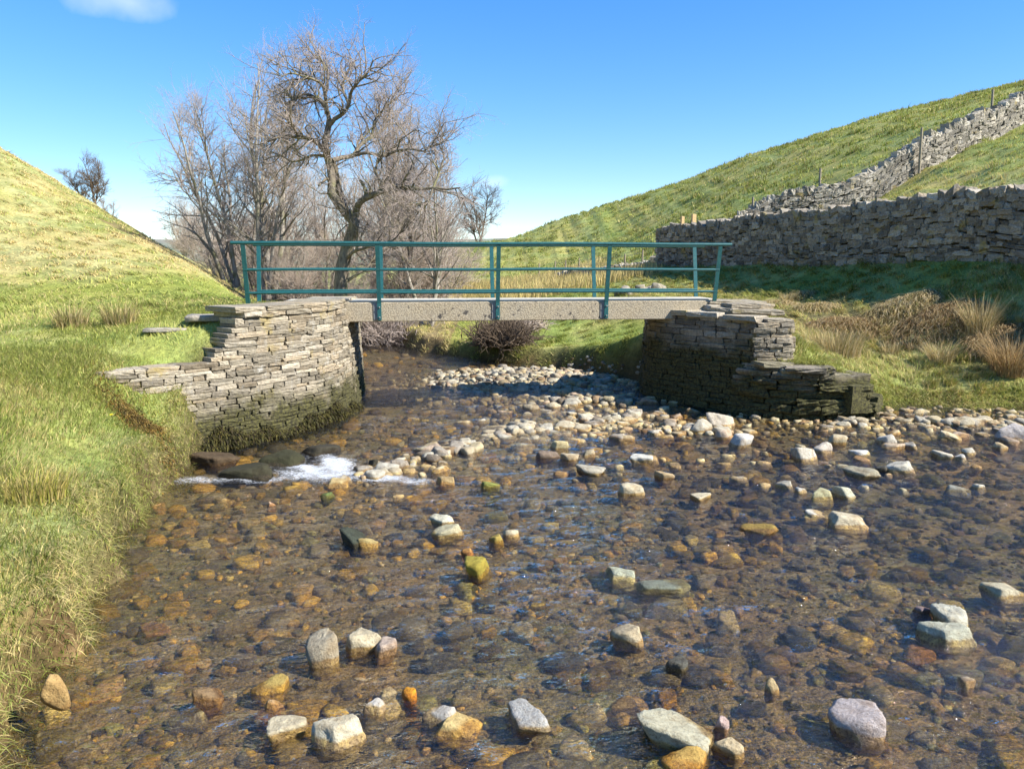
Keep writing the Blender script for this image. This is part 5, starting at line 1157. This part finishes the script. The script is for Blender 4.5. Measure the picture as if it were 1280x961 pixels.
# far solitary trees
x, y, z = T(600, 305, 86); make_tree(x, y, 7.4, 3, .42, 140, 'solitary bare tree on the skyline right of the tree group', .16, bark='twig_dark', twig='twig_dark', z=z-.3, dens=(22, 9, 6), L1=.42, group=None, pix=.045, wob=.14)
x, y, z = T(118, 264, 44); make_tree(x, y, 3.3, 3, .5, 141, 'solitary bare hawthorn on the brow of the left hill', .07, bark='twig_dark', twig='twig_dark', z=z-.25, dens=(24, 10, 7), L1=.42, group=None, pix=.020, wob=.16)
x, y, z = T(136, 278, 50); make_tree(x, y, 1.7, 4, .8, 142, 'small brown bush below the hawthorn on the left hill', .03, name='bare_bush', bark='twig_dark', twig='twig', z=z-.2, dens=(14, 9, 6), L1=.45, group=None, cat='bush', pix=.02)

# ------------------------------------------------------------------ camera, sun, sky
cam_d = bpy.data.cameras.new('camera'); cam_d.sensor_fit = 'HORIZONTAL'; cam_d.sensor_width = 36; cam_d.lens = F/1280*36; cam_d.clip_end = 8000; cam_d.clip_start = .05
cam = bpy.data.objects.new('camera', cam_d); COL.objects.link(cam); cam.location = (0, 0, CAMZ); cam.rotation_euler = (math.pi/2-PITCH, 0, 0); scene.camera = cam
SUN_EL = R(40); to = np.array([.92, -.36]); to /= np.linalg.norm(to)
sd = Vector((to[0]*math.cos(SUN_EL), to[1]*math.cos(SUN_EL), math.sin(SUN_EL)))
sl = bpy.data.lights.new('sun', 'SUN'); sl.energy = 4.7; sl.angle = R(.53); sl.color = (1, .965, .90)
so = bpy.data.objects.new('sun', sl); COL.objects.link(so); so.rotation_euler = sd.to_track_quat('Z', 'Y').to_euler(); so.location = (10, -5, 20)
w = bpy.data.worlds.new('World'); scene.world = w; w.use_nodes = True; nt = w.node_tree
for n in list(nt.nodes): nt.nodes.remove(n)
sky = nt.nodes.new('ShaderNodeTexSky'); sky.sky_type = 'NISHITA'; sky.sun_disc = False; sky.sun_elevation = SUN_EL; sky.sun_rotation = math.atan2(to[0], to[1])
sky.altitude = 250; sky.air_density = 1.0; sky.dust_density = .0; sky.ozone_density = 5
bg = nt.nodes.new('ShaderNodeBackground'); bg.inputs[1].default_value = .166; wo = nt.nodes.new('ShaderNodeOutputWorld')
tc = nt.nodes.new('ShaderNodeTexCoord')
def dirv(u, v): a, b = ray(u, v); d = Vector((a, 1, b)); return d.normalized()
def puff(u, v, rad, sc, thr, seed, src, amt):
    """a wisp of cloud in a given direction of the sky"""
    dn = nt.nodes.new('ShaderNodeVectorMath'); dn.operation = 'DISTANCE'; sq = nt.nodes.new('ShaderNodeVectorMath'); sq.operation = 'MULTIPLY'; lk(nt, tc.outputs['Generated'], sq.inputs[0]); sq.inputs[1].default_value = (1, 1, 2.6); lk(nt, sq.outputs[0], dn.inputs[0]); dv = dirv(u, v); dn.inputs[1].default_value = (dv[0], dv[1], dv[2]*2.6)
    n1 = noise(nt, tc.outputs['Generated'], sc, 5, .55); f = ramp(nt, math_(nt, 'ADD', math_(nt, 'MULTIPLY', dn.outputs['Value'], -1/rad), n1), thr, thr+.5, 0, amt)
    return mixc(nt, f, src, (6.3, 6.9, 7.6))
# the two small wisps of thin cloud the sky has
c = puff(163, 4, .11, 12, .0, 1, sky.outputs[0], .3)
c = puff(612, 228, .05, 22, .05, 2, c, .25)
gmm = nt.nodes.new('ShaderNodeGamma'); gmm.inputs[1].default_value = .72; lk(nt, c, gmm.inputs[0]); c = gmm.outputs[0]
gam = nt.nodes.new('ShaderNodeHueSaturation'); gam.inputs['Hue'].default_value = .512; gam.inputs['Saturation'].default_value = 1.5; gam.inputs['Value'].default_value = 1.0; lk(nt, c, gam.inputs['Color'])
lk(nt, gam.outputs[0], bg.inputs[0]); lk(nt, bg.outputs[0], wo.inputs[0])
vs = scene.view_settings; vs.view_transform = 'Standard'; vs.look = 'None'; vs.exposure = 1.15; vs.gamma = 1; vs.use_curve_mapping = False
scene.cycles.max_bounces = 6; scene.cycles.transparent_max_bounces = 8; scene.cycles.diffuse_bounces = 3; scene.cycles.glossy_bounces = 3; scene.cycles.caustics_reflective = False
